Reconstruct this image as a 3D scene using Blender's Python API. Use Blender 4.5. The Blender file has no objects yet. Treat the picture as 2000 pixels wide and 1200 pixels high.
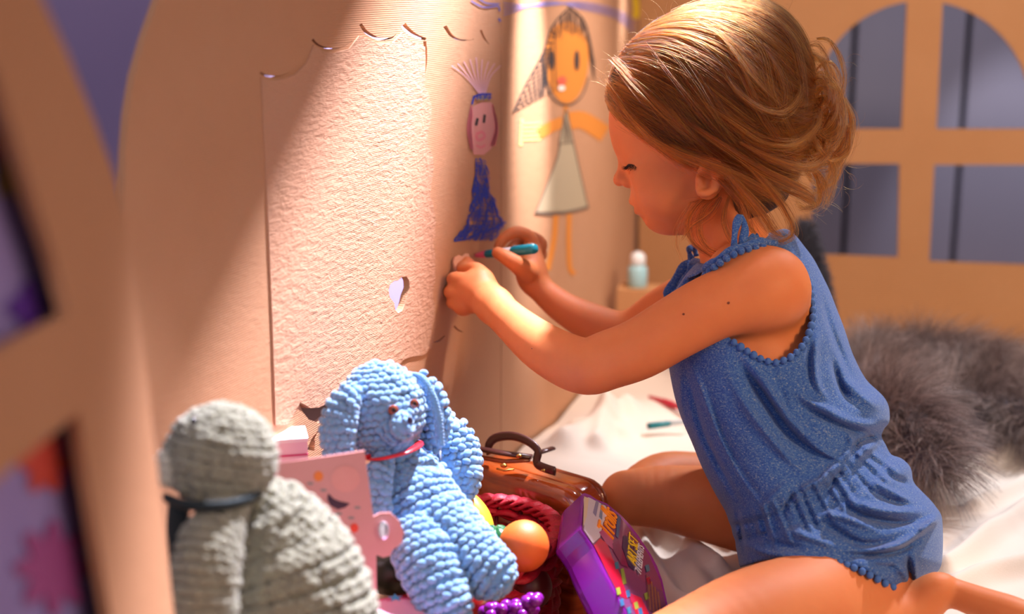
import bpy, bmesh, math, random
import numpy as np
from mathutils import Vector, Matrix
from mathutils.bvhtree import BVHTree
random.seed(7); rng = np.random.default_rng(7)
C = bpy.context.scene.collection
PI = math.pi
# ---------------------------------------------------------------- camera frame
FPX = 2778.0; CAMH = 0.60; TILT = math.radians(13)
CAM = np.array([0, 0, CAMH]); RV = np.array([1.0, 0, 0])
FV = np.array([0, math.cos(TILT), -math.sin(TILT)]); UV = np.array([0, math.sin(TILT), math.cos(TILT)])
def P(px, py, d):
    return CAM + FV*d + RV*((px-1000)/FPX*d) + UV*((600-py)/FPX*d)
def V(px, py, d): return Vector(P(px, py, d))
def proj(p):
    q = p - CAM; d = q @ FV
    return 1000+FPX*(q @ RV)/d, 600-FPX*(q @ UV)/d, d
def ray(px, py):
    v = FV + RV*((px-1000)/FPX) + UV*((600-py)/FPX)
    return v/np.linalg.norm(v)
# ---------------------------------------------------------------- objects
def link(name, me, mat=None, parent=None, smooth=True):
    o = bpy.data.objects.new(name, me); C.objects.link(o)
    if mat is not None: me.materials.append(mat)
    if parent is not None: o.parent = parent
    if smooth and hasattr(me, 'polygons') and len(me.polygons):
        me.polygons.foreach_set('use_smooth', [True]*len(me.polygons))
    return o
def tag(o, label=None, cat=None, group=None, kind=None):
    if label: o['label'] = label
    if cat: o['category'] = cat
    if group: o['group'] = group
    if kind: o['kind'] = kind
    return o
def root(name, loc, label, cat, group=None):
    o = bpy.data.objects.new(name, None); C.objects.link(o); o.location = Vector(loc)
    o.empty_display_size = .02
    return tag(o, label, cat, group)
def adopt(o, r):
    """parent o (built in world space) to root r, keeping its place"""
    o.parent = r; o.matrix_parent_inverse = Matrix.Translation(-Vector(r.location)); return o
def mesh_from(verts, faces, name='m'):
    me = bpy.data.meshes.new(name)
    me.from_pydata([tuple(v) for v in verts], [], [tuple(f) for f in faces]); me.update(); return me
def mesh_np(verts, faces, name='m'):
    """fast path for quads or tris in arrays"""
    me = bpy.data.meshes.new(name); n = len(faces); k = faces.shape[1]
    me.vertices.add(len(verts)); me.vertices.foreach_set('co', np.asarray(verts, np.float32).ravel())
    me.loops.add(n*k); me.loops.foreach_set('vertex_index', faces.astype(np.int32).ravel())
    me.polygons.add(n); me.polygons.foreach_set('loop_start', np.arange(0, n*k, k, dtype=np.int32))
    me.update(calc_edges=True); me.validate(); return me
class MB:
    """collects shapes into one mesh"""
    def __init__(s): s.v = []; s.f = []
    def add(s, v, f):
        b = len(s.v); s.v += [tuple(x) for x in v]; s.f += [tuple(i+b for i in q) for q in f]; return s
    def build(s, name, mat, parent=None, smooth=True, rt=None):
        o = link(name, mesh_from(s.v, s.f, name), mat, parent, smooth)
        if rt is not None: adopt(o, rt)
        return o
    def box(s, m, sx, sy, sz):
        c = [(x*sx/2, y*sy/2, z*sz/2) for x in (-1, 1) for y in (-1, 1) for z in (-1, 1)]
        return s.add([m @ Vector(q) for q in c], [(0,1,3,2),(4,6,7,5),(0,4,5,1),(2,3,7,6),(0,2,6,4),(1,5,7,3)])
    def sph(s, c, r, n=10, m=7, rot=None):
        r = (r, r, r) if isinstance(r, (int, float)) else r
        rot = rot or Matrix.Identity(3); c = Vector(c); v = [c+rot@Vector((0, 0, r[2]))]
        for i in range(1, m):
            t = PI*i/m
            for j in range(n):
                a = 2*PI*j/n
                v.append(c+rot@Vector((r[0]*math.sin(t)*math.cos(a), r[1]*math.sin(t)*math.sin(a), r[2]*math.cos(t))))
        v.append(c-rot@Vector((0, 0, r[2]))); f = []
        for j in range(n):
            f.append((0, 1+j, 1+(j+1) % n)); f.append((len(v)-1, len(v)-1-n+(j+1) % n, len(v)-1-n+j))
        for i in range(m-2):
            for j in range(n):
                a = 1+i*n+j; b = 1+i*n+(j+1) % n; f.append((a, a+n, b+n, b))
        return s.add(v, f)
    def tube(s, pts, rad, n=10, flat=1.0, up=None, caps=True, closed=False):
        pts = [Vector(p) for p in pts]; N = len(pts)
        rad = [rad]*N if isinstance(rad, (int, float)) else rad
        v = []; u = None
        for i, p in enumerate(pts):
            if closed: t = (pts[(i+1) % N]-pts[i-1]).normalized()
            else: t = (pts[min(i+1, N-1)]-pts[max(i-1, 0)]).normalized()
            if up is not None: u = (Vector(up)-t*Vector(up).dot(t)).normalized()
            elif u is None: u = t.orthogonal().normalized()
            else: u = (u-t*u.dot(t)).normalized()
            w = t.cross(u)
            for j in range(n):
                a = 2*PI*j/n; v.append(p+u*(math.cos(a)*rad[i]*flat)+w*(math.sin(a)*rad[i]))
        f = []
        for i in range(N if closed else N-1):
            for j in range(n):
                a = i*n+j; b = i*n+(j+1) % n; i2 = ((i+1) % N)*n
                f.append((a, b, i2+(j+1) % n, i2+j))
        if caps and not closed:
            f.append(tuple(range(n-1, -1, -1))); f.append(tuple((N-1)*n+j for j in range(n)))
        return s.add(v, f)
def spline(pts, n):
    """Catmull-Rom through points (tuples of any length), n samples"""
    p = np.array(pts, float); p = np.vstack([2*p[0]-p[1], p, 2*p[-1]-p[-2]]); m = len(p)-3
    t = np.linspace(0, m-1e-6, n); i = t.astype(int); u = (t-i)[:, None]
    a, b, c, d = p[i], p[i+1], p[i+2], p[i+3]
    return .5*(2*b+(c-a)*u+(2*a-5*b+4*c-d)*u**2+(3*b-a-3*c+d)*u**3)
def cspline(pts, n):
    """closed Catmull-Rom"""
    p = np.array(pts, float); m = len(p); t = np.linspace(0, m, n, endpoint=False); i = t.astype(int); u = (t-i)[:, None]
    a, b, c, d = p[(i-1) % m], p[i % m], p[(i+1) % m], p[(i+2) % m]
    return .5*(2*b+(c-a)*u+(2*a-5*b+4*c-d)*u**2+(3*b-a-3*c+d)*u**3)
# ---------------------------------------------------------------- materials
def hexc(h):
    h = h.lstrip('#'); c = [int(h[i:i+2], 16)/255 for i in (0, 2, 4)]
    return tuple(x/12.92 if x <= .04045 else ((x+.055)/1.055)**2.4 for x in c)+(1,)
class Mat:
    def __init__(s, name, col=(.8,.8,.8,1), rough=.6, **kw):
        s.m = bpy.data.materials.new(name); s.m.use_nodes = True; s.t = s.m.node_tree; s.n = s.t.nodes; s.l = s.t.links
        s.b = s.n['Principled BSDF']; s.out = s.n['Material Output']
        s.b.inputs['Base Color'].default_value = col; s.b.inputs['Roughness'].default_value = rough
        for k, v in kw.items(): s.b.inputs[k.replace('_', ' ').replace('Sub surface','Subsurface')].default_value = v
    def node(s, t, **kw):
        n = s.n.new(t)
        for k, v in kw.items():
            if k in n.inputs or k.replace('_', ' ') in n.inputs:
                n.inputs[k if k in n.inputs else k.replace('_', ' ')].default_value = v
            else: setattr(n, k, v)
        return n
    def coords(s, scale=(1,1,1), kind='Object', rot=(0,0,0)):
        tc = s.node('ShaderNodeTexCoord'); mp = s.node('ShaderNodeMapping')
        mp.inputs['Scale'].default_value = scale; mp.inputs['Rotation'].default_value = rot
        s.l.new(tc.outputs[kind], mp.inputs['Vector']); return mp.outputs[0]
    def noise(s, scale, detail=3, rough=.5, sc=(1,1,1), rot=(0,0,0), dist=0):
        n = s.node('ShaderNodeTexNoise', Scale=scale, Detail=detail, Roughness=rough, Distortion=dist)
        s.l.new(s.coords(sc, rot=rot), n.inputs['Vector']); return n.outputs['Fac']
    def wave(s, scale, sc=(1,1,1), rot=(0,0,0), dist=0, dir='X', dscale=1):
        n = s.node('ShaderNodeTexWave', Scale=scale, Distortion=dist); n.bands_direction = dir
        n.inputs['Detail Scale'].default_value = dscale
        s.l.new(s.coords(sc, rot=rot), n.inputs['Vector']); return n.outputs['Fac']
    def ramp(s, fac, stops):
        r = s.node('ShaderNodeValToRGB'); e = r.color_ramp.elements
        while len(e) < len(stops): e.new(.5)
        for x, (p, c) in zip(e, stops): x.position = p; x.color = c if len(c) == 4 else (*c, 1)
        s.l.new(fac, r.inputs[0]); return r.outputs[0]
    def mix(s, fac, a, b, mode='MIX'):
        m = s.node('ShaderNodeMix'); m.data_type = 'RGBA'; m.blend_type = mode
        for sock, v in ((m.inputs[0], fac), (m.inputs[6], a), (m.inputs[7], b)):
            if hasattr(v, 'links'): s.l.new(v, sock)
            else: sock.default_value = v
        return m.outputs[2]
    def math(s, op, a, b=0.0, c=0.0):
        m = s.node('ShaderNodeMath'); m.operation = op
        for sock, v in zip(m.inputs, (a, b, c)):
            if hasattr(v, 'links'): s.l.new(v, sock)
            else: sock.default_value = v
        return m.outputs[0]
    def color(s, sock): s.l.new(sock, s.b.inputs['Base Color']); return s
    def bump(s, h, strength=.3, dist=.001, prev=None):
        b = s.node('ShaderNodeBump', Strength=strength, Distance=dist); s.l.new(h, b.inputs['Height'])
        if prev is not None: s.l.new(prev, b.inputs['Normal'])
        s.l.new(b.outputs[0], s.b.inputs['Normal']); return b.outputs[0]
def simple(name, h, rough=.6, **kw): return Mat(name, hexc(h), rough, **kw).m
# ---------------------------------------------------------------- implicit surfaces
def surface_nets(D, ax):
    """quads of the zero level of D on the rectilinear grid ax"""
    nx, ny, nz = D.shape; S = D < 0
    cnt = np.zeros((nx-1, ny-1, nz-1), np.int8)
    for i in (0, 1):
        for j in (0, 1):
            for k in (0, 1): cnt += S[i:nx-1+i, j:ny-1+j, k:nz-1+k]
    act = np.argwhere((cnt > 0) & (cnt < 8)); del cnt
    idx = np.full((nx-1, ny-1, nz-1), -1, np.int32); idx[act[:, 0], act[:, 1], act[:, 2]] = np.arange(len(act))
    acc = np.zeros((len(act), 3)); w = np.zeros(len(act)); cor = np.array([(i, j, k) for i in (0, 1) for j in (0, 1) for k in (0, 1)])
    val = [D[act[:, 0]+c[0], act[:, 1]+c[1], act[:, 2]+c[2]].astype(float) for c in cor]
    pos = [np.stack([ax[a][act[:, a]+c[a]] for a in range(3)], 1) for c in cor]
    for a in range(8):
        for b in range(a+1, 8):
            if abs(cor[a]-cor[b]).sum() != 1: continue
            m = (val[a] < 0) != (val[b] < 0); t = val[a][m]/(val[a][m]-val[b][m])
            acc[m] += pos[a][m]+(pos[b][m]-pos[a][m])*t[:, None]; w[m] += 1
    verts = acc/w[:, None]; quads = []
    for a in range(3):
        b, c = (a+1) % 3, (a+2) % 3
        sl0 = [slice(None)]*3; sl1 = [slice(None)]*3; sl0[a] = slice(0, -1); sl1[a] = slice(1, None)
        s0 = S[tuple(sl0)]; s1 = S[tuple(sl1)]; e = np.argwhere(s0 != s1)
        e = e[(e[:, b] > 0) & (e[:, c] > 0) & (e[:, b] < D.shape[b]-1) & (e[:, c] < D.shape[c]-1)]
        def cell(db, dc):
            q = e.copy(); q[:, b] -= db; q[:, c] -= dc; return idx[q[:, 0], q[:, 1], q[:, 2]]
        q = np.stack([cell(1, 1), cell(0, 1), cell(0, 0), cell(1, 0)], 1)
        inside = s0[e[:, 0], e[:, 1], e[:, 2]]; q[~inside] = q[~inside][:, ::-1]; quads.append(q)
    quads = np.vstack(quads); quads = quads[(quads >= 0).all(1)]
    return verts, quads
class Field:
    def __init__(s, ax):
        s.ax = [np.asarray(a, float) for a in ax]; s.D = np.full([len(a) for a in ax], 1.0, np.float32)
    def sub(s, lo, hi):
        sl = []; 
        for a in range(3):
            i = np.searchsorted(s.ax[a], lo[a]); j = np.searchsorted(s.ax[a], hi[a]); sl.append(slice(max(i-1, 0), j+1))
        g = np.meshgrid(*[s.ax[a][sl[a]] for a in range(3)], indexing='ij', sparse=False)
        return tuple(sl), np.stack([q.astype(np.float32) for q in g], -1)
    def join(s, sl, d, k, mode='u'):
        a = s.D[sl]
        if a.size == 0: return
        if mode == 'u':
            if k > 0:
                h = np.clip(.5+.5*(d-a)/k, 0, 1); s.D[sl] = d*(1-h)+a*h-k*h*(1-h)
            else: s.D[sl] = np.minimum(a, d)
        else:
            if k > 0:
                h = np.clip(.5-.5*(a+d)/k, 0, 1); s.D[sl] = a*(1-h)-d*h+k*h*(1-h)
            else: s.D[sl] = np.maximum(a, -d)
    def cone(s, a, ra, b, rb, k=.004, mode='u'):
        a = np.asarray(a, np.float32); b = np.asarray(b, np.float32); m = max(ra, rb)+k+.012
        sl, X = s.sub(np.minimum(a, b)-m, np.maximum(a, b)+m)
        if X.size == 0: return s
        ab = b-a; t = np.clip(((X-a) @ ab)/max(float(ab @ ab), 1e-12), 0, 1)
        q = X-a-t[..., None]*ab; d = np.sqrt((q*q).sum(-1))-(ra+(rb-ra)*t); s.join(sl, d, k, mode); return s
    def chain(s, pts, k=.004, mode='u', n=None):
        """smooth tapering limb; pts: (px, py, depth, radius px)"""
        c = spline(pts, n or (len(pts)-1)*4+1) if len(pts) > 2 else np.array(pts, float)
        W = np.array([P(*p[:3]) for p in c], np.float32); R = (c[:, 3]*c[:, 2]/FPX).astype(np.float32); m = R.max()+k+.012
        sl, X = s.sub(W.min(0)-m, W.max(0)+m)
        if X.size == 0: return s
        D = np.full(X.shape[:3], 1.0, np.float32)
        for i in range(len(W)-1):
            ab = W[i+1]-W[i]; q = X-W[i]; t = np.clip((q @ ab)/max(float(ab @ ab), 1e-12), 0, 1)
            q -= t[..., None]*ab; D = np.minimum(D, np.sqrt(np.einsum('...i,...i', q, q))-(R[i]+(R[i+1]-R[i])*t))
        s.join(sl, D, k, mode); return s
    def ell(s, c, R, rad, k=.004, mode='u'):
        c = np.asarray(c, np.float32); R = np.asarray(R, np.float32); rad = np.asarray(rad, np.float32); m = rad.max()+k+.012
        sl, X = s.sub(c-m, c+m)
        if X.size == 0: return s
        q = (X-c) @ R.T; k0 = np.sqrt(((q/rad)**2).sum(-1)); k1 = np.sqrt(((q/rad**2)**2).sum(-1))+1e-9
        s.join(sl, k0*(k0-1)/k1, k, mode); return s
    def mesh(s, name):
        v, q = surface_nets(s.D, s.ax); return mesh_np(v, q, name)
def polydist(poly, X, Y):
    """signed distance (px), negative inside"""
    poly = np.asarray(poly, float); n = len(poly); d = np.full(X.shape, 1e9); ins = np.zeros(X.shape, bool)
    for i in range(n):
        ax_, ay = poly[i]; bx, by = poly[(i+1) % n]; ex, ey = bx-ax_, by-ay
        t = np.clip(((X-ax_)*ex+(Y-ay)*ey)/(ex*ex+ey*ey+1e-12), 0, 1)
        d = np.minimum(d, np.hypot(X-ax_-t*ex, Y-ay-t*ey))
        c = ((ay > Y) != (by > Y)) & (X < (bx-ax_)*(Y-ay)/((by-ay) if by != ay else 1e-12)+ax_); ins ^= c
    return np.where(ins, -d, d)
def linedist(pts, X, Y):
    pts = np.asarray(pts, float); d = np.full(X.shape, 1e9)
    for i in range(len(pts)-1):
        ex, ey = pts[i+1]-pts[i]; t = np.clip(((X-pts[i][0])*ex+(Y-pts[i][1])*ey)/(ex*ex+ey*ey+1e-12), 0, 1)
        d = np.minimum(d, np.hypot(X-pts[i][0]-t*ex, Y-pts[i][1]-t*ey))
    return d
class Map2:
    """a sampled picture-plane map used to sculpt depth-extruded implicit shapes"""
    def __init__(s, x0, x1, y0, y1, st=2.0):
        s.x = np.arange(x0, x1+st, st); s.y = np.arange(y0, y1+st, st); s.st = st
        s.X, s.Y = np.meshgrid(s.x, s.y, indexing='ij')
    def sample(s, A, px, py):
        fx = np.clip((px-s.x[0])/s.st, 0, len(s.x)-1.001); fy = np.clip((py-s.y[0])/s.st, 0, len(s.y)-1.001)
        i = fx.astype(np.int32); j = fy.astype(np.int32); u = fx-i; v = fy-j
        return A[i, j]*(1-u)*(1-v)+A[i+1, j]*u*(1-v)+A[i, j+1]*(1-u)*v+A[i+1, j+1]*u*v
def blur2(A, n):
    for _ in range(n):
        A = (A+np.roll(A, 1, 0)+np.roll(A, -1, 0))/3; A = (A+np.roll(A, 1, 1)+np.roll(A, -1, 1))/3
    return A
def projX(X):
    q = X-CAM.astype(np.float32); d = q @ FV.astype(np.float32)
    return 1000+FPX*q[..., 0]/d, 600-FPX*(q @ UV.astype(np.float32))/d, d
def bvh(o):
    me = o.data; n = len(me.vertices); co = np.empty(n*3, np.float32); me.vertices.foreach_get('co', co)
    return BVHTree.FromPolygons([tuple(c) for c in co.reshape(-1, 3).tolist()], [tuple(p.vertices) for p in me.polygons])
def shoot(tree, px, py):
    h = tree.ray_cast(Vector(CAM), Vector(ray(px, py)), 9)
    return (h[0], h[1]) if h[0] is not None else (None, None)
def axis(*segs):
    """segs: (lo, hi, step) consecutive"""
    out = []
    for lo, hi, st in segs: out.append(np.arange(lo, hi, st))
    return np.concatenate(out)
def hair(name, strands, rads, mat, rt=None):
    """strands: list of (n,3) arrays"""
    hc = bpy.data.hair_curves.new(name); hc.add_curves([len(s) for s in strands])
    pos = np.concatenate(strands).astype(np.float32); hc.position_data.foreach_set('vector', pos.ravel())
    r = np.concatenate([np.full(len(s), rr)*np.linspace(1, .35, len(s)) for s, rr in zip(strands, rads)]).astype(np.float32)
    at = hc.attributes.get('radius') or hc.attributes.new('radius', 'FLOAT', 'POINT'); at.data.foreach_set('value', r)
    rn = hc.attributes.new('shade', 'FLOAT', 'CURVE'); rn.data.foreach_set('value', rng.random(len(strands)).astype(np.float32))
    hc.materials.append(mat); o = bpy.data.objects.new(name, hc); C.objects.link(o)
    if rt is not None: adopt(o, rt)
    return o
# ================================================================ materials of the place
def cardboard(name, col, col2, rib=0.25, grain=.35, grain_d=.0012, ribsc=180, fine=(900, 900, 900), gs=(55, 55, 150)):
    m = Mat(name, rough=.82)
    n = m.noise(9, 4, .6, (1, 1, 1)); f = m.noise(1, 2, .5, fine)
    c = m.mix(n, hexc(col), hexc(col2)); c = m.mix(m.math('MULTIPLY', f, .16), c, hexc('#8a5a3c')); m.color(c)
    w = m.wave(ribsc, (0, 0, 1), dir='Z', dist=.6)
    b = m.bump(w, rib, .0006)
    g = m.noise(1, 5, .62, gs, dist=.4); m.bump(g, grain, grain_d, b)
    m.b.inputs['Specular IOR Level'].default_value = .25
    return m.m
M_card = cardboard('cardboard', '#cf9f7c', '#c3906c')
M_flap = cardboard('cardboard_wrinkled', '#d2a487', '#ca9a7c', .15, .7, .0022, 200, gs=(85, 85, 240))
M_back = cardboard('cardboard_ribbed', '#cf9a6c', '#c38c5c', .8, .3, .001, 95)
M_front = cardboard('cardboard_window', '#c4926e', '#b98663', .2)
# ================================================================ upright planes
class Plane:
    def __init__(s, p, q):
        s.o = np.array([p[0], p[1], 0.0]); t = np.array([q[0]-p[0], q[1]-p[1], 0.0]); s.t = t/np.linalg.norm(t)
        s.n = np.array([s.t[1], -s.t[0], 0.0])
        if s.n @ (CAM-s.o) < 0: s.n = -s.n
    def hit(s, px, py, off=0.0):
        v = ray(px, py); o = s.o+s.n*off; k = ((o-CAM) @ s.n)/(v @ s.n); return CAM+v*k
    def loc(s, px, py):
        h = s.hit(px, py)-s.o; return float(h @ s.t), float(h[2])
    def mat(s, off=0.0):
        o = s.o+s.n*off; z = np.array([0, 0, 1.0]); n = np.cross(s.t, z)
        return Matrix(((s.t[0], z[0], n[0], o[0]), (s.t[1], z[1], n[1], o[1]), (s.t[2], z[2], n[2], o[2]), (0, 0, 0, 1)))
def plate(name, pl, outline, holes, thick, mat, off=0.0, parent=None, bev=0.0):
    """solid board cut from a sheet: outline and holes given where they stand on the plane; front face at off"""
    cu = bpy.data.curves.new(name, 'CURVE'); cu.dimensions = '2D'; cu.fill_mode = 'BOTH'; cu.extrude = thick/2; cu.bevel_depth = bev
    for loop in [outline]+holes:
        sp = cu.splines.new('POLY'); pts = [pl.loc(*p) for p in loop]; sp.points.add(len(pts)-1)
        for a, b in zip(sp.points, pts): a.co = (b[0], b[1], 0, 1)
        sp.use_cyclic_u = True
    t = bpy.data.objects.new('t', cu); C.objects.link(t); t.matrix_world = pl.mat(off-thick/2); bpy.context.view_layer.update()
    me = bpy.data.meshes.new_from_object(t.evaluated_get(bpy.context.evaluated_depsgraph_get())); me.transform(t.matrix_world)
    bpy.data.objects.remove(t); me.materials.clear(); me.name = name
    return link(name, me, mat, parent, smooth=False)
PA = Plane((-.0511, 1.3836), (-.0110, 1.4908))
PB = Plane((-.0110, 1.4908), (.187, 2.1436))
PC = Plane((.187, 2.1436), (.80, 2.1436-.613*.10))
PD = Plane((-.180, .487), (-.184, .7405))
def struct(o): o['kind'] = 'structure'; return o
# ---- left wall: board with die-cut slits
def crescent(pts, w, n=14):
    """thin slit along a curve, widest near w position; pts (x, y), w list of widths"""
    c = spline(pts, n); ww = np.interp(np.linspace(0, 1, n), np.linspace(0, 1, len(w)), w)
    t = np.gradient(c, axis=0); t /= np.linalg.norm(t, axis=1)[:, None]+1e-9; nn = np.stack([-t[:, 1], t[:, 0]], 1)
    a = c+nn*ww[:, None]/2; b = c-nn*ww[:, None]/2
    return [tuple(p) for p in a]+[tuple(p) for p in b[::-1]]
slits = [
    crescent([(508, 142), (522, 148), (545, 149), (566, 141)], [4, 2.6, 1.2, .4]),
    crescent([(610, 77), (622, 88), (645, 95), (668, 92), (688, 80)], [5, 4, 1.6, 1, .4]),
    crescent([(704, 47), (716, 63), (740, 76), (765, 74), (774, 66)], [6, 7, 6, 3, .6]),
    crescent([(788, 48), (795, 58), (812, 70), (832, 77)], [11, 12, 9, 5]),
    crescent([(829.5, 81), (831.5, 100), (832, 122), (830, 146)], [6, 6, 4, .8]),
    crescent([(869, 51), (880, 68), (895, 77), (915, 79), (926, 76)], [7, 6, 3, 1.4, .4]),
    crescent([(939, 59), (945, 73), (955, 87)], [4.5, 4, .8]),
    crescent([(846, 669), (857, 666), (869, 656)], [1, 4, 2]),
    crescent([(887, 637), (895, 645), (905, 649)], [3.5, 3, 1]),
    [(757, 566), (760, 556), (768, 549), (776, 548), (783, 541), (792, 540), (797, 548), (798, 562), (792, 578), (789, 592), (784, 606), (776, 612), (770, 607), (768, 592), (759, 580)],
    [(583, 787), (600, 798), (622, 797), (645, 781), (662, 757), (668, 746), (690, 760), (690, 800), (640, 812), (622, 826), (603, 820), (592, 806)],
    crescent([(607, 880), (612, 860), (622, 842)], [14, 8, 1]),
]
edge = [(360, -160), (330, -60), (309, 0), (283, 75), (262, 150), (250, 225), (244, 300), (242, 380), (243, 440), (247, 520), (255, 700), (262, 1000), (266, 1420)]
wallA = struct(plate('wall_left', PA, edge+[(978, 1150), (978.5, -160)], slits, .005, M_card))
# crease of the folded board and the flap pressed out of it
flap_top = [(509, 152), (530, 157), (552, 155), (575, 146), (598, 122), (611, 88), (627, 100), (650, 104), (680, 96), (700, 70), (712, 74), (735, 86), (765, 84), (784, 64), (800, 80), (828, 92)]
flap_right = [(829, 120), (827, 167), (836, 185), (841, 210), (840, 233), (833, 262), (833, 283), (842, 300), (845, 325), (842, 350), (838, 383), (844, 400), (849, 430), (848, 458), (844, 475), (848, 500), (848, 545), (843, 575), (847, 600), (849, 633), (842, 679), (825, 694), (800, 697), (786, 703), (770, 722), (735, 735), (700, 740), (668, 748), (655, 772), (640, 786), (622, 796), (604, 797), (584, 786)]
flap = struct(plate('trim_flap', PA, flap_top+flap_right+[(560, 830), (536, 830), (530, 640), (520, 400)], [slits[9], ], .0009, M_flap, .0010, bev=.0002))
flap['label'] = 'scalloped cut-out flap of wrinkled cardboard on the left wall'
flap.name = 'trim_1'
# second panel of the side wall, past the fold, carrying the crayon girl
wallB = struct(plate('wall_side', PB, [(979.3, -160), (1262, -160), (1247, 1150), (979, 1150)], [], .005, M_card))
# ---- back wall with the arched window
def arc(cx, cy, r, a0, a1, n): return [(cx+r*math.cos(math.radians(a)), cy-r*math.sin(math.radians(a))) for a in np.linspace(a0, a1, n)]
panes = [arc(1801, 214, 212, 98, 170, 16)+[(1588, 252), (1761, 252)],
         arc(1801, 214, 212, 79, 8, 16)+[(2012, 252), (1829, 252)],
         [(1587, 320), (1757, 320), (1754, 503), (1583, 497)],
         [(1825, 322), (2012, 322), (2012, 518), (1815, 511)]]
wallC = struct(plate('wall_back', PC, [(1250, -160), (2500, -160), (2500, 860), (1246, 860)], panes, .006, M_back))
# ---- near window board, seen edge-on at the left
near_out = [(40, -150), (60, -60), (84, 0), (130, 98), (185, 235), (225, 345), (248, 440), (264, 560), (290, 760), (315, 980), (340, 1200), (352, 1330), (420, 2300), (-260, 3200), (-260, -150)]
near_in = [[(-120, -60), (-60, 20), (0, 165), (36, 280), (72, 400), (106, 500), (136, 616), (0, 684), (-140, 750)],
           [(154, 806), (176, 950), (198, 1090), (216, 1200), (226, 1300), (-200, 1300), (-160, 1050), (0, 934)]]
nearw = tag(plate('window_board', PD, near_out, near_in, .005, M_front, 0), 'out-of-focus cardboard window frame with crossbars nearest the camera', 'window frame')
# painted lilac sheet hung behind its openings
M_sheet = Mat('lilac_sheet', rough=.7); M_sheet.color(M_sheet.mix(M_sheet.noise(14, 3), hexc('#8d80c4'), hexc('#a08fc8')))
PD2 = Plane((-.196, .480), (-.200, .70))
sheet = tag(plate('painted_sheet', PD2, [(-300, -100), (40, -60), (200, 620), (250, 1330), (300, 2300), (-300, 3200)], [], .0012, M_sheet.m), 'lilac sheet with painted flowers behind the near window frame', 'painted sheet')
def flat(name, pl, px_pts, off, mat, parent=None):
    me = mesh_from([pl.hit(x, y, off) for x, y in px_pts], [tuple(range(len(px_pts)))], name); return link(name, me, mat, parent, False)
def flower(cx, cy, r, n, off, mat, nm='flower', sx=.8):
    pts = []
    for i in range(72):
        a = 2*PI*i/72; rr = r*(.55+.45*abs(math.cos(n*a/2))); pts.append((cx+rr*sx*math.cos(a), cy+rr*math.sin(a)))
    return flat(nm, PD2, pts, off, mat, sheet)
flower(88, 905, 62, 6, .0016, simple('paint_red', '#cf4a3c')); flower(140, 900, 60, 5, .0013, simple('paint_pink', '#b0589a'))
flower(105, 1110, 95, 8, .0014, simple('paint_magenta', '#a04a8e')); flower(-6, 285, 36, 5, .0014, simple('paint_rose', '#b8415c'))
flower(18, 350, 42, 5, .0013, simple('paint_olive', '#a38a3e')); flower(58, 600, 52, 4, .0015, simple('paint_violet', '#5e2fa0')); flower(118, 585, 30, 4, .0015, simple('paint_violet_pale', '#6c40a8'))
# ---- the room outside the playhouse
M_lil = simple('room_lilac', '#9d94c8', .8)
M_out = simple('room_white', '#e6e2ea', .8)
def wallbox(name, c, sx, sy, sz, rz, mat):
    return struct(MB().box(Matrix.Translation(c) @ Matrix.Rotation(rz, 4, 'Z'), sx, sy, sz).build(name, mat, smooth=False))
wallbox('wall_room_left', (-.85, 2.02, .6), 1.55, .02, 2.2, -.05, M_lil)
M_plank = Mat('planks', rough=.5); M_plank.color(M_plank.mix(M_plank.noise(1, 3, .5, (6, 6, 1.2)), hexc('#8c8a9c'), hexc('#807f94')))
M_dark = simple('gap_dark', '#08080c', .9)
wr = struct(MB().box(Matrix.Translation((.6, 2.94, .4)), 3.2, .02, 2.0).build('wall_room_back', M_dark, smooth=False))
for i in range(9):
    x0 = .692+(i-4)*.2285
    b = MB().box(Matrix.Translation((x0+.1105, 2.915, .4)), .2165, .022, 2.0).build('board', M_plank.m, wr, smooth=False)
struct(MB().box(Matrix.Translation((.6, 1.2, -.03)), 3.4, 4.2, .06).build('floor', simple('floor_card', '#8a6248', .8), smooth=False))
# ================================================================ crayon drawings (flat on the walls)
def ribbon(mb, pl, pts, w, off, n=None):
    c = spline(pts, n or max(4, len(pts)*5)) if len(pts) > 2 else np.array(pts, float)
    t = np.gradient(c, axis=0); t /= np.linalg.norm(t, axis=1)[:, None]+1e-9; nn = np.stack([-t[:, 1], t[:, 0]], 1)*w/2
    v = [pl.hit(*p, off) for p in c+nn]+[pl.hit(*p, off) for p in c-nn]; k = len(c)
    mb.add(v, [(i, i+1, k+i+1, k+i) for i in range(k-1)])
DK = simple('crayon_black', '#3a3030', .9); BL = simple('crayon_blue', '#2b3fb0', .85); OR = simple('crayon_orange', '#e08a30', .9)
PK = simple('crayon_pink', '#e3828c', .9); PK2 = simple('crayon_pale_pink', '#dd9a94', .9); YE = simple('crayon_yellow', '#ead98a', .9)
GG = simple('crayon_greygreen', '#b9a88a', .9); VI = simple('crayon_violet', '#8d83c0', .9); RE = simple('crayon_red', '#e06048', .9); WH = simple('crayon_white', '#f0e6dc', .9); LI = simple('crayon_lilac', '#d9a8b8', .9)
# girl on the second panel
g = wallB
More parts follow.
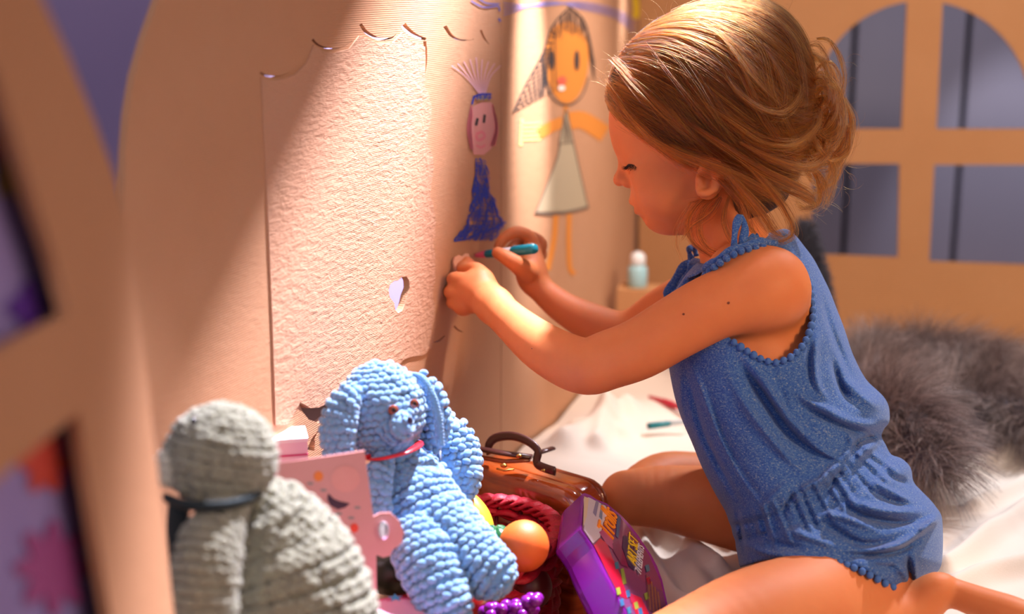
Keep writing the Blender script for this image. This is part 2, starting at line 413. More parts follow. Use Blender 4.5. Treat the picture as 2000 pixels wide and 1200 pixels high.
# face slightly egg shaped
flat('drawn_face', PB, [(1107+43*math.cos(a)*(1-.12*math.sin(a)), 122+80*math.sin(a)) for a in np.linspace(0, 2*PI, 40, endpoint=False)], .0006, OR, g)
mb = MB(); o = .0009
for i in range(26):
    x = 1078+i*2.8+random.uniform(-1, 1); ribbon(mb, PB, [(x, 62+random.uniform(-8, 14)-abs(i-13)*-.5), (x+random.uniform(-3, 3), 20+abs(i-13)**1.6*.75)], 1.3, o)
for s in np.linspace(0, 1, 14):
    ribbon(mb, PB, [(1080-75*s, 60+158*s), (1084-26*s+2, 66+120*s)], 1.9, o)
for s in np.linspace(0, 1, 10):
    ribbon(mb, PB, [(1084-76*s, 62+150*s), (1074-70*s+12, 178+34*s)], 1.7, o)
ribbon(mb, PB, [(1112, 14), (1080, 50), (1060, 105), (1030, 160), (1003, 219)], 3, o)
ribbon(mb, PB, [(1112, 14), (1140, 40), (1155, 95), (1160, 150)], 3, o)
for k in range(7): ribbon(mb, PB, [(1148+k*2, 60+k*9), (1152+k*1.5, 110+k*8)], 1.6, o)
for k in range(5): ribbon(mb, PB, [(1062+k*3, 95), (1058+k*2, 190-k*6)], 1.2, o)
ribbon(mb, PB, [(1064, 150), (1078, 190), (1108, 206), (1136, 188), (1150, 150)], 2.2, o)
mb.build('drawn_hair', DK, g, False)
mb = MB()
for ex in (1078, 1127):
    mb.add([PB.hit(ex+5*math.cos(a), 118+20*math.sin(a), .0012) for a in np.linspace(0, 2*PI, 16, endpoint=False)], [tuple(range(16))])
mb.build('drawn_eye', DK, g, False)
flat('drawn_mouth', PB, [(1098+9*math.cos(a), 158+9*math.sin(a)) for a in np.linspace(0, 2*PI, 12, endpoint=False)], .0012, RE, g)
flat('drawn_lip', PB, [(1097+7*math.cos(a), 172+6*math.sin(a)) for a in np.linspace(0, 2*PI, 12, endpoint=False)], .0012, WH, g)
mb = MB(); ribbon(mb, PB, [(1112, 236), (1140, 236), (1182, 262)], 34, .0005); ribbon(mb, PB, [(1100, 238), (1076, 248), (1052, 262)], 22, .0005)
ribbon(mb, PB, [(1086, 420), (1082, 470), (1070, 528)], 11, .0005); ribbon(mb, PB, [(1112, 418), (1111, 470), (1113, 522), (1122, 536)], 10, .0005)
ribbon(mb, PB, [(1106, 205), (1104, 240)], 9, .0005); mb.build('drawn_limb', OR, g, False)
mb = MB()
for y in (242, 250, 258, 266, 274): ribbon(mb, PB, [(1056, y-2), (1018, y)], 4, .0005)
ribbon(mb, PB, [(1020, 232), (1017, 285)], 6, .0005); mb.build('drawn_hand', YE, g, False)
flat('drawn_dress', PB, [(1106, 215), (1117, 265), (1126, 300), (1148, 405), (1120, 412), (1048, 414), (1085, 320), (1094, 275)], .00055, GG, g)
mb = MB(); ribbon(mb, PB, [(1106, 212), (1094, 270), (1088, 310), (1047, 414)], 2.2, o); ribbon(mb, PB, [(1106, 212), (1117, 262), (1124, 295), (1149, 406)], 2.2, o)
ribbon(mb, PB, [(1045, 415), (1080, 418), (1120, 412), (1149, 405)], 5, o); ribbon(mb, PB, [(1092, 281), (1120, 278)], 2.5, o)
for k in range(6): ribbon(mb, PB, [(1104+k, 225+k*4), (1100+k*3, 276)], 1, o)
mb.build('drawn_outline', simple('crayon_grey', '#7a6858', .9), g, False)
# violet scribble over the fold
mb = MB()
for k in range(5): ribbon(mb, PB, [(984, 6+k*6), (1050+k*5, 14-k*2+random.uniform(-3, 3)), (1130, 4+k*3), (1200, 18+k*4), (1238, 40+k*6)], 1.5, .0006+k*1e-5)
mb.build('scribble', VI, g, False)
mb = MB(); ribbon(mb, PA, [(920, 2), (945, 14), (972, 12), (976, 22)], 3, .0006); ribbon(mb, PA, [(974, 36), (978, 42)], 4, .0006); ribbon(mb, PA, [(930, -6), (950, 6), (976, 8)], 3, .0006)
mb.build('scribble', simple('crayon_violet_dark', '#6f68b0', .9), wallA, False)
mb = MB(); ribbon(mb, PB, [(1240, -10), (1243, 15), (1242, 36)], 12, .0006); mb.build('yellow_mark', simple('crayon_bright_yellow', '#f5d020', .8), g, False)
# princess on the first panel
g = wallA
flat('princess_face', PA, [(924, 208), (940, 200), (960, 200), (970, 230), (972, 258), (960, 290), (945, 303), (925, 302), (917, 270), (918, 232)], .0006, PK2, g)
mb = MB()
for s in np.linspace(0, 1, 9):
    ribbon(mb, PA, [(921+2*s, 206+s*20), (914+6*s, 250), (920+3*s, 292)], 3, .0008); ribbon(mb, PA, [(962+s, 204+8*s), (972-4*s, 250), (966-8*s, 285)], 3, .0008)
ribbon(mb, PA, [(930, 262), (942, 258), (946, 268), (934, 274), (930, 264)], 5, .0009); ribbon(mb, PA, [(930, 284), (940, 288), (948, 283)], 4, .0009)
mb.build('princess_cheek', PK, g, False)
mb = MB()
for k in range(9): ribbon(mb, PA, [(936+k*1.5, 183), (934+(k-4)*6, 150), (930+(k-4)*12, 112+abs(k-4)*4)], 1.8, .0006)
mb.build('princess_hair', LI, g, False)
mb = MB(); ribbon(mb, PA, [(930, 245), (933, 231)], 5, .0011); ribbon(mb, PA, [(945, 240), (947, 224)], 4.5, .0011); mb.build('princess_eye', DK, g, False)
mb = MB(); ribbon(mb, PA, [(934, 194), (944, 190), (952, 193)], 8, .001); mb.build('princess_jewel', simple('crayon_olive', '#b8a860', .9), g, False)
mb = MB()
for k in range(16):
    x = 926+k*2.2; ribbon(mb, PA, [(x, 184+random.uniform(-2, 4)), (x+random.uniform(-3, 3), 192), (x-1+random.uniform(-2, 2), 190+random.uniform(0, 6))], 1.8, .0011)
ribbon(mb, PA, [(922, 204), (927, 190), (940, 184), (960, 184)], 3.4, .0011)
def edgex(y): return np.interp(y, [308, 360, 400, 440, 470], [929, 927, 921, 908, 887]), np.interp(y, [308, 360, 400, 440, 470], [951, 955, 968, 984, 968])
for k in range(230):
    y = 308+160*random.random()**.75; l, r = edgex(y); x = l+(r-l)*random.random(); d = (x-(l+r)/2)/max(r-l, 1)
    L = random.uniform(8, 26); yy = min(y+L, 470); l2, r2 = edgex(yy); x2 = (l2+r2)/2+d*(r2-l2)+random.uniform(-4, 4)
    ribbon(mb, PA, [(x, y), ((x+x2)/2+random.uniform(-3, 3), (y+yy)/2), (x2, yy)], random.uniform(1, 2.4), .0010+k*1e-6, 5)
for k in range(26):
    y = 312+k*6; l, r = edgex(y); ribbon(mb, PA, [(l, y+random.uniform(-3, 3)), (r-2, y+random.uniform(-4, 4))], 1.3, .0011)
ribbon(mb, PA, [(887, 471), (915, 466), (940, 452), (962, 447), (988, 434)], 3.6, .0011)
mb.build('princess_dress', BL, g, False)
# ================================================================ light
def spot(name, loc, aim, energy, col, size, blend, soft=.05):
    l = bpy.data.lights.new(name, 'SPOT'); l.energy = energy; l.color = col; l.spot_size = math.radians(size); l.spot_blend = blend; l.shadow_soft_size = soft
    o = bpy.data.objects.new(name, l); C.objects.link(o); o.location = loc
    o.rotation_euler = (Vector(aim)-Vector(loc)).to_track_quat('-Z', 'Y').to_euler(); return o
def area(name, loc, aim, energy, col, sx, sy):
    l = bpy.data.lights.new(name, 'AREA'); l.energy = energy; l.color = col; l.shape = 'RECTANGLE'; l.size = sx; l.size_y = sy
    o = bpy.data.objects.new(name, l); C.objects.link(o); o.location = loc
    o.rotation_euler = (Vector(aim)-Vector(loc)).to_track_quat('-Z', 'Y').to_euler(); return o
cool = (.93, .92, 1.0); warm = (1.0, .66, .40)
LT = {}
exec_lights = True
spot('window_beam', (1.25, 2.3, 1.9), (.50, 1.40, .13), 230, cool, 27, .55, .06)
wb = PA.hit(650, 330); spot('wall_beam', wb+PA.t*.62+PA.n*.27+np.array([0, 0, .95]), tuple(wb), 520, (.93, .88, 1), 36, .6, .032)
# unseen boards added overhead to block the wall beam outside a slot
SB = wb+PA.t*.62+PA.n*.27+np.array([0, 0, .95]); M_blocker = simple('blocker_card', '#c3906c', .8)
def beam_board(p1, p2, side, k=.5, ext=(.3, .3), far=2.2):
    a, b, c = (np.array(PA.hit(*p)) for p in (p1, p2, side)); e1 = SB+(a-SB)*k; e2 = SB+(b-SB)*k; d = (e2-e1); e1 = e1-d*ext[0]; e2 = e2+d*ext[1]; s_ = SB+(c-SB)*k-e1; s_ = s_-d*(s_@d)/(d@d); s_ *= far*.2/np.linalg.norm(s_)
    n_ = np.cross(d, s_); n_ /= np.linalg.norm(n_); q = [e1, e2, e2+s_, e1+s_]; v_ = q+[x+n_*.004 for x in q]
    struct(link('beam_blocker', mesh_from(v_, [(0, 1, 2, 3), (7, 6, 5, 4), (0, 4, 5, 1), (1, 5, 6, 2), (2, 6, 7, 3), (3, 7, 4, 0)], 'beam_blocker'), M_blocker, None, False))
beam_board((748, 0), (395, 760), (100, 200)); beam_board((905, 0), (775, 760), (1000, 300), k=.30, far=.7)
fb = PB.hit(1036, 190); spot('fold_beam', fb-PB.t*.02+PB.n*.19+np.array([0, 0, .50]), tuple(fb), 110, (1, .93, .97), 19, 1, .015)
fb = PB.hit(1120, 330); spot('panel_beam', fb+PB.t*.02+PB.n*.30+np.array([0, 0, .62]), tuple(fb), 30, (1, .84, .76), 52, 1, .06)
fb = PB.hit(1216, 30); spot('fold_beam_far', fb+PB.t*.03+PB.n*.16+np.array([0, 0, .45]), tuple(fb), 70, (1, .95, .93), 6, .9, .02)
area('lamp_warm', (.95, -.05, .85), (.25, 1.3, .3), 5, warm, .4, .4)
spot('shoulder_fill', (1.0, .35, .95), (.24, 1.18, .22), 40, (1, .62, .34), 30, .9, .08)  # warm fill added for the shoulder and arm
spot('back_wall_fill', (.95, .7, 1.3), (.60, 2.1, .28), 62, (1, .82, .66), 46, .8, .1)  # fill spot added to brighten the back wall
spot('near_fill', (.55, -.1, .75), (-.18, .62, .27), 5, (1, .86, .84), 34, .8, .1)
area('room_fill', (-.25, -.2, 1.3), (0, 1.4, .3), 3.2, (.90, .82, 1.0), .8, .6)
spot('outside_glow', (1.05, 2.4, 1.5), (.80, 2.9, .02), 34, (1, .93, .98), 48, .9, .1)
spot('outside_glow_low', (1.2, 2.5, .9), (.97, 2.9, .18), 20, (1, .95, 1), 26, .4, .04)
spot('outside_hole', (-.42, 1.62, 1.25), (-.155, 2.0, .42), 420, (1, .96, 1), 24, .4, .03)
w = bpy.data.worlds.new('World'); bpy.context.scene.world = w; w.use_nodes = True
w.node_tree.nodes['Background'].inputs[0].default_value = (.80, .70, .78, 1); w.node_tree.nodes['Background'].inputs[1].default_value = .34
cam = bpy.data.cameras.new('Camera'); co = bpy.data.objects.new('Camera', cam); C.objects.link(co)
co.location = CAM; co.rotation_euler = (PI/2-TILT, 0, 0); cam.lens = 50*2778.0/2777.8; cam.sensor_width = 36; cam.clip_start = .01
cam.dof.use_dof = True; cam.dof.focus_distance = 1.215; cam.dof.aperture_fstop = 3.3; bpy.context.scene.camera = co
vs = bpy.context.scene.view_settings; vs.view_transform = 'Standard'; vs.look = 'None'; vs.exposure = 0; vs.gamma = 1; vs.use_curve_mapping = False
# ================================================================ the girl
HD = 1.27; HS = HD/FPX; PSI = math.radians(7); HPU, HPV = 1385.0, 260.0
Hr = RV*math.cos(PSI)-FV*math.sin(PSI); Hn = -FV*math.cos(PSI)-RV*math.sin(PSI); Hpiv = P(HPU, HPV, HD)
def HL(u, v, w): return Hpiv+Hr*((u-HPU)*HS)-UV*((v-HPV)*HS)+Hn*(w*HS)
def HR(deg=0):
    """rows: head-local axes, turned in the profile plane"""
    a = math.radians(deg); r = Hr*math.cos(a)-UV*math.sin(a); u = Hr*math.sin(a)+UV*math.cos(a); return np.array([r, u, Hn])
# ---- traced side outline of the romper, closed below to be cut by the leg opening
ROMP = [(1304, 700), (1300, 650), (1310, 590), (1340, 535), (1385, 497), (1440, 474), (1500, 456), (1533, 447), (1552, 458), (1569, 478), (1594, 514), (1622, 572), (1651, 648), (1668, 698), (1692, 742), (1712, 762), (1727, 777), (1736, 797), (1736, 825), (1724, 843), (1730, 868), (1744, 888), (1768, 902), (1780, 917), (1784, 942), (1802, 962), (1822, 982), (1838, 1008), (1842, 1040), (1841, 1080), (1836, 1110), (1815, 1135), (1797, 1164), (1770, 1230), (1650, 1260), (1500, 1230), (1455, 1150), (1440, 1080), (1430, 1043), (1420, 1007), (1403, 975), (1379, 930), (1352, 867), (1325, 800), (1310, 740)]
TM = Map2(1240, 1900, 400, 1290, 2.0)
rompd = blur2(polydist(spline(ROMP+[ROMP[0]], 260)[:-1], TM.X, TM.Y), 2)
ARMH = [(1200, 560), (1340, 545), (1387, 519), (1425, 494), (1458, 481), (1483, 482), (1512, 488), (1542, 502), (1567, 527), (1580, 560), (1586, 600), (1584, 632), (1571, 667), (1550, 692), (1532, 702), (1512, 707), (1488, 700), (1462, 686), (1429, 664), (1400, 635), (1330, 600), (1200, 590)]
armd = polydist(spline(ARMH+[ARMH[0]], 200)[:-1], TM.X, TM.Y)
HEM = [(1440, 1110), (1482, 1097), (1527, 1090), (1595, 1089), (1635, 1095), (1685, 1111), (1730, 1138), (1775, 1163), (1800, 1175), (1860, 1200), (1860, 1300), (1380, 1300), (1400, 1150)]
hemd = polydist(HEM, TM.X, TM.Y)
NECK = [(1330, 380), (1345, 500), (1372, 516), (1392, 512), (1412, 492), (1440, 474), (1480, 455), (1515, 435), (1500, 380)]
neckd = polydist(NECK, TM.X, TM.Y)
BY = [430, 520, 620, 760, 900, 1000, 1080, 1150, 1240]
BW = [.062, .088, .098, .094, .098, .115, .130, .140, .142]
BD = [1.275, 1.272, 1.268, 1.262, 1.255, 1.25, 1.245, 1.24, 1.235]
RI = .058
def inflate(px, py, dep, d2px, off=0.0):
    """implicit shape filling a traced outline, thick along the depth; off > 0 shrinks it (m)"""
    d2 = -d2px*dep/FPX-off; q = np.clip((RI-d2)/RI, 0, 4); B = np.interp(py, BY, BW)-off; dc = np.interp(py, BY, BD)
    r = np.sqrt(q*q+((dep-dc)/B)**2); return ((r-1)*.062).astype(np.float32)
# ---- folds drawn on the cloth: (points, width px, height mm, skew)
FOLDS = [
    ([(1437, 700), (1470, 745), (1496, 783), (1537, 842), (1580, 880), (1610, 905)], 15, -7),
    ([(1424, 735), (1455, 790), (1500, 850), (1550, 905), (1585, 935)], 12, 3.5),
    ([(1455, 700), (1490, 745), (1520, 790), (1560, 840), (1600, 868)], 10, 4),
    ([(1345, 704), (1366, 750), (1383, 796), (1405, 850), (1425, 892), (1460, 950), (1500, 1005)], 6, 2.8),
    ([(1335, 710), (1352, 770), (1375, 850), (1415, 930), (1450, 990)], 9, -3),
    ([(1380, 760), (1410, 850), (1450, 930), (1490, 985)], 12, -1.8),
    ([(1645, 735), (1690, 780), (1725, 795)], 16, 4), ([(1600, 800), (1650, 822), (1700, 830), (1730, 822)], 14, 4.5),
    ([(1625, 700), (1640, 750), (1662, 790)], 9, -5), ([(1600, 640), (1592, 700), (1596, 750), (1620, 790)], 9, 3.5),
    ([(1582, 650), (1580, 710), (1590, 770)], 7, -2.5),
    ([(1550, 762), (1590, 790), (1650, 812)], 8, 3), ([(1555, 790), (1610, 815), (1680, 845), (1722, 848)], 10, -4.5),
    ([(1655, 890), (1680, 862), (1722, 852)], 7, -6), ([(1640, 905), (1664, 870), (1650, 840)], 8, 4), ([(1668, 905), (1690, 880), (1716, 868)], 8, 4),
    ([(1567, 854), (1592, 875), (1630, 895), (1655, 900)], 5, 2.5), ([(1572, 862), (1600, 886), (1640, 905)], 5, -3),
    ([(1590, 960), (1612, 930), (1648, 900)], 7, 4), ([(1612, 965), (1636, 930), (1655, 915)], 6, -5),
    ([(1540, 990), (1570, 955), (1610, 935)], 8, 3.5), ([(1525, 1005), (1550, 970), (1575, 958)], 6, -4), ([(1480, 1000), (1520, 960), (1545, 940)], 8, 2),
    ([(1655, 975), (1700, 992), (1750, 1000), (1810, 998)], 11, 5), ([(1640, 985), (1690, 1010), (1760, 1022), (1815, 1010)], 9, -5),
    ([(1700, 938), (1740, 960), (1790, 985)], 8, 3.5), ([(1690, 950), (1730, 975), (1775, 990)], 7, -3.5), ([(1718, 925), (1750, 935), (1780, 950)], 8, -3),
    ([(1790, 1045), (1820, 1020), (1834, 1008)], 10, 6), ([(1700, 1078), (1760, 1062), (1800, 1035)], 9, 5), ([(1640, 1085), (1700, 1085), (1760, 1075), (1812, 1040)], 8, -5),
    ([(1560, 1020), (1620, 1030), (1680, 1062), (1740, 1058), (1780, 1042)], 12, -3.5), ([(1590, 1000), (1650, 1012), (1720, 1040)], 9, 3),
    ([(1530, 1035), (1580, 1050), (1640, 1072)], 10, 2.5), ([(1470, 1040), (1520, 1062), (1580, 1075)], 10, -2.5), ([(1450, 1060), (1500, 1082), (1560, 1085)], 8, 2.5),
    ([(1772, 1080), (1776, 1110), (1780, 1150)], 5, -4), ([(1784, 1080), (1788, 1120), (1790, 1155)], 6, 3), ([(1740, 1095), (1765, 1120), (1778, 1150)], 8, 2.5), ([(1690, 1100), (1730, 1108), (1765, 1104)], 6, -2.5),
    ([(1600, 560), (1622, 640), (1650, 710), (1672, 760)], 9, -2.2), ([(1520, 742), (1533, 783), (1550, 830), (1567, 854)], 3, -2), ([(1512, 715), (1516, 750)], 3, -1.5),
    ([(1330, 720), (1330, 790), (1345, 840)], 8, 2),
]
fold = np.zeros(TM.X.shape)
for pts, wd, hh in FOLDS:
    c = spline(pts, 24); d = linedist(c, TM.X, TM.Y); e0 = np.hypot(TM.X-pts[0][0], TM.Y-pts[0][1]); e1 = np.hypot(TM.X-pts[-1][0], TM.Y-pts[-1][1])
    L = sum(math.dist(a, b) for a, b in zip(pts[:-1], pts[1:])); tp = np.clip(np.minimum(e0, e1)/(L*.3), .15, 1)
    fold += hh*.001*1.45*np.exp(-(d/(wd*.62))**2)*tp
# elastic waistband: raised band with gathers across it
BAND = [(1438, 1042), (1480, 1034), (1523, 1020), (1560, 1003), (1600, 985), (1640, 962), (1675, 938), (1705, 910), (1728, 880), (1745, 860)]
bc = spline(BAND, 120); bd = linedist(bc, TM.X, TM.Y)
arcl = np.concatenate([[0], np.cumsum(np.hypot(*np.diff(bc, axis=0).T))])
ii = np.zeros(TM.X.shape); best = np.full(TM.X.shape, 1e9)
for k in range(len(bc)):
    q = np.hypot(TM.X-bc[k][0], TM.Y-bc[k][1]); m = q < best; best[m] = q[m]; ii[m] = arcl[k]
gath = 1.5*(np.sin(ii*.42+1.3*np.sin(ii*.07))*.5+np.sin(ii*.27+2)*.5)
band = -.0020*np.exp(-(bd/24)**4)+.0016*gath*np.exp(-(bd/16)**4)-.0016*np.exp(-((bd-15)/4.5)**2)+.0017*gath*np.exp(-((bd-30)/14)**2)*np.where(ii > 60, 1, .5)
fold += band
fold += .0006*np.sin(TM.X*.05+TM.Y*.03)*np.sin(TM.Y*.045-1)
fold = np.maximum(blur2(fold, 1), -.0075)
# ---- body
zc = lambda z: z
ax = [axis((-.075, .02, .0014), (.02, .06, .0022), (.06, .150, .0014), (.150, .52, .0024)), axis((.86, 1.08, .0026), (1.08, 1.52, .0019)), axis((.03, .26, .0026), (.26, .615, .0016))]
F = Field(ax)
# torso from the same outline, 7 mm inside the cloth
lo = P(1250, 1290, 1.0); 
def big(Fd, fn, k=.008, mode='u', px=(1240, 1890), py=(400, 1285)):
    pts = np.array([P(x, y, d) for x in px for y in py for d in (1.06, 1.42)]); sl, X = Fd.sub(pts.min(0), pts.max(0))
    for j in range(0, X.shape[0], 24):
        s2 = (slice(sl[0].start+j, min(sl[0].start+j+24, sl[0].stop, Fd.D.shape[0])), sl[1], sl[2])
        Fd.join(s2, fn(X[j:j+24]), k, mode)
def torso_fn(off):
    def f(X):
        px, py, dp = projX(X); d = inflate(px, py, dp, TM.sample(rompd, px, py), off)
        out = (px < 1245) | (px > 1895) | (py < 405) | (py > 1285); d[out] = .5; return d
    return f
big(F, torso_fn(.0125))
F.cone(P(1440, 535, 1.20), .026, P(1440, 530, 1.35), .026, .02)
# neck
F.chain([(1385, 380, 1.27, 70), (1415, 440, 1.27, 66), (1452, 520, 1.27, 74)], .012)
# near arm
F.chain([(1500, 566, 1.182, 72), (1470, 574, 1.178, 71), (1390, 602, 1.178, 66), (1320, 640, 1.182, 62.5), (1250, 681, 1.188, 60), (1190, 703, 1.196, 58), (1148, 716, 1.203, 56), (1104, 703, 1.222, 53), (1052, 673, 1.258, 47), (1000, 630, 1.296, 38), (966, 598, 1.325, 35)], .010)
F.chain([(966, 598, 1.325, 34), (948, 582, 1.342, 37), (930, 570, 1.352, 38)], .008)
F.chain([(940, 548, 1.352, 25), (905, 566, 1.358, 24), (905, 596, 1.355, 22)], .008)
fk = .0013
F.chain([(944, 545, 1.352, 20), (930, 527, 1.360, 15), (908, 528, 1.375, 13.5), (902, 521, 1.388, 12)], fk)          # index
F.chain([(916, 552, 1.350, 19), (890, 546, 1.360, 15.5), (886, 548, 1.378, 13), (896, 545, 1.39, 11)], fk)          # middle
F.chain([(908, 575, 1.350, 18), (883, 570, 1.358, 15), (882, 572, 1.376, 13), (893, 568, 1.39, 11)], fk)            # ring
F.chain([(910, 598, 1.350, 17), (887, 592, 1.358, 13.5), (885, 592, 1.374, 12), (896, 588, 1.388, 10)], fk)         # little
F.chain([(952, 575, 1.366, 22), (938, 548, 1.380, 17), (924, 526, 1.388, 13), (912, 512, 1.392, 11.5)], .003)       # thumb
# far arm
F.chain([(1420, 545, 1.365, 58), (1375, 568, 1.375, 52), (1300, 604, 1.39, 46), (1245, 640, 1.40, 42), (1206, 648, 1.405, 41), (1150, 628, 1.41, 38), (1096, 598, 1.415, 31), (1054, 562, 1.42, 26), (1040, 542, 1.422, 28)], .010)
F.chain([(1042, 546, 1.422, 27), (1036, 522, 1.424, 30), (1034, 502, 1.432, 27)], .008)
F.chain([(1030, 532, 1.408, 22), (1010, 517, 1.394, 17.5), (988, 503, 1.394, 14.5), (972, 494, 1.400, 12)], .003)    # thumb
F.chain([(1040, 490, 1.438, 18), (1034, 464, 1.434, 13.5), (1008, 454, 1.430, 12.5), (984, 466, 1.428, 11.5), (974, 482, 1.428, 10)], .0012)   # index
F.chain([(1044, 500, 1.45, 18), (1056, 476, 1.450, 13), (1032, 462, 1.452, 12), (1008, 476, 1.446, 11), (996, 492, 1.44, 10)], .0012)       # middle
F.chain([(1042, 512, 1.45, 17), (1056, 494, 1.464, 12.5), (1030, 486, 1.468, 11.5), (1010, 500, 1.462, 10)], .0012)
F.chain([(1038, 526, 1.45, 16), (1046, 514, 1.466, 11.5), (1022, 508, 1.468, 10.5), (1008, 516, 1.462, 9.5)], .0012)
F.chain([(1498, 562, 1.186, 70), (1526, 590, 1.214, 56), (1530, 630, 1.230, 52), (1515, 665, 1.238, 44)], .022)
# legs
F.chain([(1700, 1120, 1.19, 92), (1650, 1172, 1.155, 104), (1560, 1204, 1.118, 118), (1470, 1232, 1.09, 118), (1380, 1268, 1.06, 108), (1290, 1300, 1.03, 92), (1250, 1318, 1.015, 86)], .016)
F.chain([(1250, 1318, 1.03, 78), (1420, 1310, 1.07, 74), (1580, 1270, 1.10, 70), (1700, 1232, 1.125, 52), (1770, 1200, 1.135, 38), (1815, 1166, 1.14, 32)], .012)
F.chain([(1806, 1180, 1.14, 36), (1832, 1152, 1.135, 34), (1860, 1158, 1.135, 29), (1920, 1180, 1.12, 32), (1980, 1200, 1.105, 34), (2050, 1228, 1.09, 32)], .010)
F.chain([(1600, 1010, 1.32, 112), (1480, 995, 1.335, 92), (1380, 984, 1.345, 74), (1290, 972, 1.35, 62), (1224, 972, 1.35, 53)], .014)
F.chain([(1235, 968, 1.39, 46), (1290, 938, 1.42, 52), (1350, 936, 1.44, 53), (1440, 942, 1.47, 48), (1560, 960, 1.50, 36)], .008)
# head
hs = lambda r: r*HS
F.ell(HL(1384, 212, 0), HR(-18), (hs(196), hs(176), hs(158)), .01)
F.ell(HL(1336, 326, 0), HR(-18), (hs(108), hs(116), hs(104)), .016)
F.ell(HL(1274, 258, 0), HR(-16), (hs(74), hs(76), hs(100)), .010)
F.cone(HL(1308, 404, 0), hs(44), HL(1386, 382, 62), hs(30), .016); F.cone(HL(1308, 404, 0), hs(44), HL(1386, 382, -62), hs(30), .016)
for sg in (1, -1):
    F.ell(HL(1292, 372, sg*58), HR(-20), (hs(50), hs(54), hs(44)), .012)       # full cheeks
    F.ell(HL(1270, 344, sg*54), HR(-20), (hs(26), hs(24), hs(28)), .010)
F.ell(HL(1292, 418, 0), HR(0), (hs(28), hs(27), hs(36)), .010)                 # chin
F.ell(HL(1255, 392, 0), HR(-25), (hs(21), hs(28), hs(40)), .008)               # muzzle
F.cone(HL(1228, 304, 0), hs(14), HL(1214, 342, 0), hs(12), .005)               # nose bridge
F.ell(HL(1211, 350, 0), HR(0), (hs(13.5), hs(12.5), hs(15)), .004)
for sg in (1, -1):
    F.ell(HL(1226, 356, sg*14), HR(0), (hs(11), hs(9.5), hs(9)), .003)
    F.cone(HL(1220, 286, sg*14), hs(10), HL(1250, 282, sg*62), hs(10), .008)   # brow ridge
    F.ell(HL(1255, 317, sg*50), HR(0), (hs(26), hs(22), hs(27)), .002)         # lidded eye
    F.cone(HL(1236, 338, sg*40), hs(2.6), HL(1250, 342, sg*62), hs(2.6), .004, 's')
    F.cone(HL(1221, 363, sg*7), hs(4), HL(1225, 366, sg*8), hs(3), .002, 's')
F.cone(HL(1237, 392, 0), hs(7), HL(1252, 400, 27), hs(4.5), .003); F.cone(HL(1237, 392, 0), hs(7), HL(1252, 400, -27), hs(4.5), .003)
F.cone(HL(1249, 411, 0), hs(8), HL(1262, 409, 22), hs(5), .003); F.cone(HL(1249, 411, 0), hs(8), HL(1262, 409, -22), hs(5), .003)
F.cone(HL(1234, 403, 0), hs(2.4), HL(1258, 405, 32), hs(2.2), .002, 's'); F.cone(HL(1234, 403, 0), hs(2.4), HL(1258, 405, -32), hs(2.2), .002, 's')
F.cone(HL(1252, 426, 0), hs(4), HL(1262, 424, 16), hs(3), .006, 's')
# near ear, and its twin
for sg in (1, -1):
    E = lambda u, v, w: HL(u-(u-1384)*.1-1, v+7+(352-v)*.22, sg*(w-3))
    F.ell(E(1386, 352, 128), HR(12), (hs(27), hs(43), hs(13)), .004)
    F.ell(E(1381, 350, 142), HR(12), (hs(17), hs(27), hs(10)), .003, 's')
    rim = [(1372, 330, 138), (1372, 316, 140), (1386, 310, 143), (1402, 318, 144), (1409, 338, 144), (1406, 362, 144), (1396, 380, 143), (1380, 390, 142), (1367, 390, 139), (1362, 378, 136)]
    for a, b in zip(rim[:-1], rim[1:]): F.cone(E(*a), hs(6.5), E(*b), hs(6.5), .002)
    F.cone(E(1386, 328, 140), hs(4.5), E(1396, 350, 141), hs(4.5), .002); F.cone(E(1396, 350, 141), hs(4.5), E(1390, 370, 141), hs(5), .002)
    F.cone(E(1364, 356, 136), hs(7), E(1366, 368, 136), hs(6), .002)
    F.ell(E(1366, 376, 146), HR(0), (hs(4.5), hs(8), hs(8)), .001, 's')
me = F.mesh('girl_body')
M_skin = Mat('skin', hexc('#d98e66'), .58, Specular_IOR_Level=.3); sk = M_skin
sk.color(sk.mix(sk.noise(30, 4, .6), hexc('#d4834f'), hexc('#c56d40')))
sk.b.inputs['Subsurface Weight'].default_value = .35; sk.b.inputs['Subsurface Radius'].default_value = (1, .35, .18); sk.b.inputs['Subsurface Scale'].default_value = .006
sk.bump(sk.noise(900, 2, .5), .08, .0004)
girl = link('person', me, sk.m)
tag(girl, 'little girl in a blue romper kneeling and drawing on the cardboard wall', 'person')
bpy.context.view_layer.update()
mod = girl.modifiers.new('s', 'SMOOTH'); mod.factor = .5; mod.iterations = 3
T_body = bvh(girl)
# ---- romper
Fc = Field([axis((.115, .42, .0020)), axis((.99, 1.42, .0023)), axis((.04, .56, .0018))])
def cloth_fn(X):
    px, py, dp = projX(X); d2 = TM.sample(rompd, px, py); d = inflate(px, py, dp, d2)
    fl = TM.sample(fold, px, py); near = np.clip((np.interp(py, BY, BD)-dp)/.03+.5, 0, 1)
    edgew = np.clip(-d2/14, 0, 1)
    d = d-fl*near*(.35+.65*edgew)-fl*(1-near)*.4
    cut = -TM.sample(neckd, px, py)*dp/FPX; cut = np.maximum(cut, 0*cut-1)
    d = np.maximum(d, cut)
    a = -TM.sample(armd, px, py)*dp/FPX; d = np.maximum(d, np.where(dp < 1.252, a, -1)); 
    h = -TM.sample(hemd, px, py)*dp/FPX; d = np.maximum(d, h)
    out = (px < 1245) | (px > 1895) | (py < 405) | (py > 1285); d[out] = .5
    return d.astype(np.float32)
big(Fc, cloth_fn, 0)
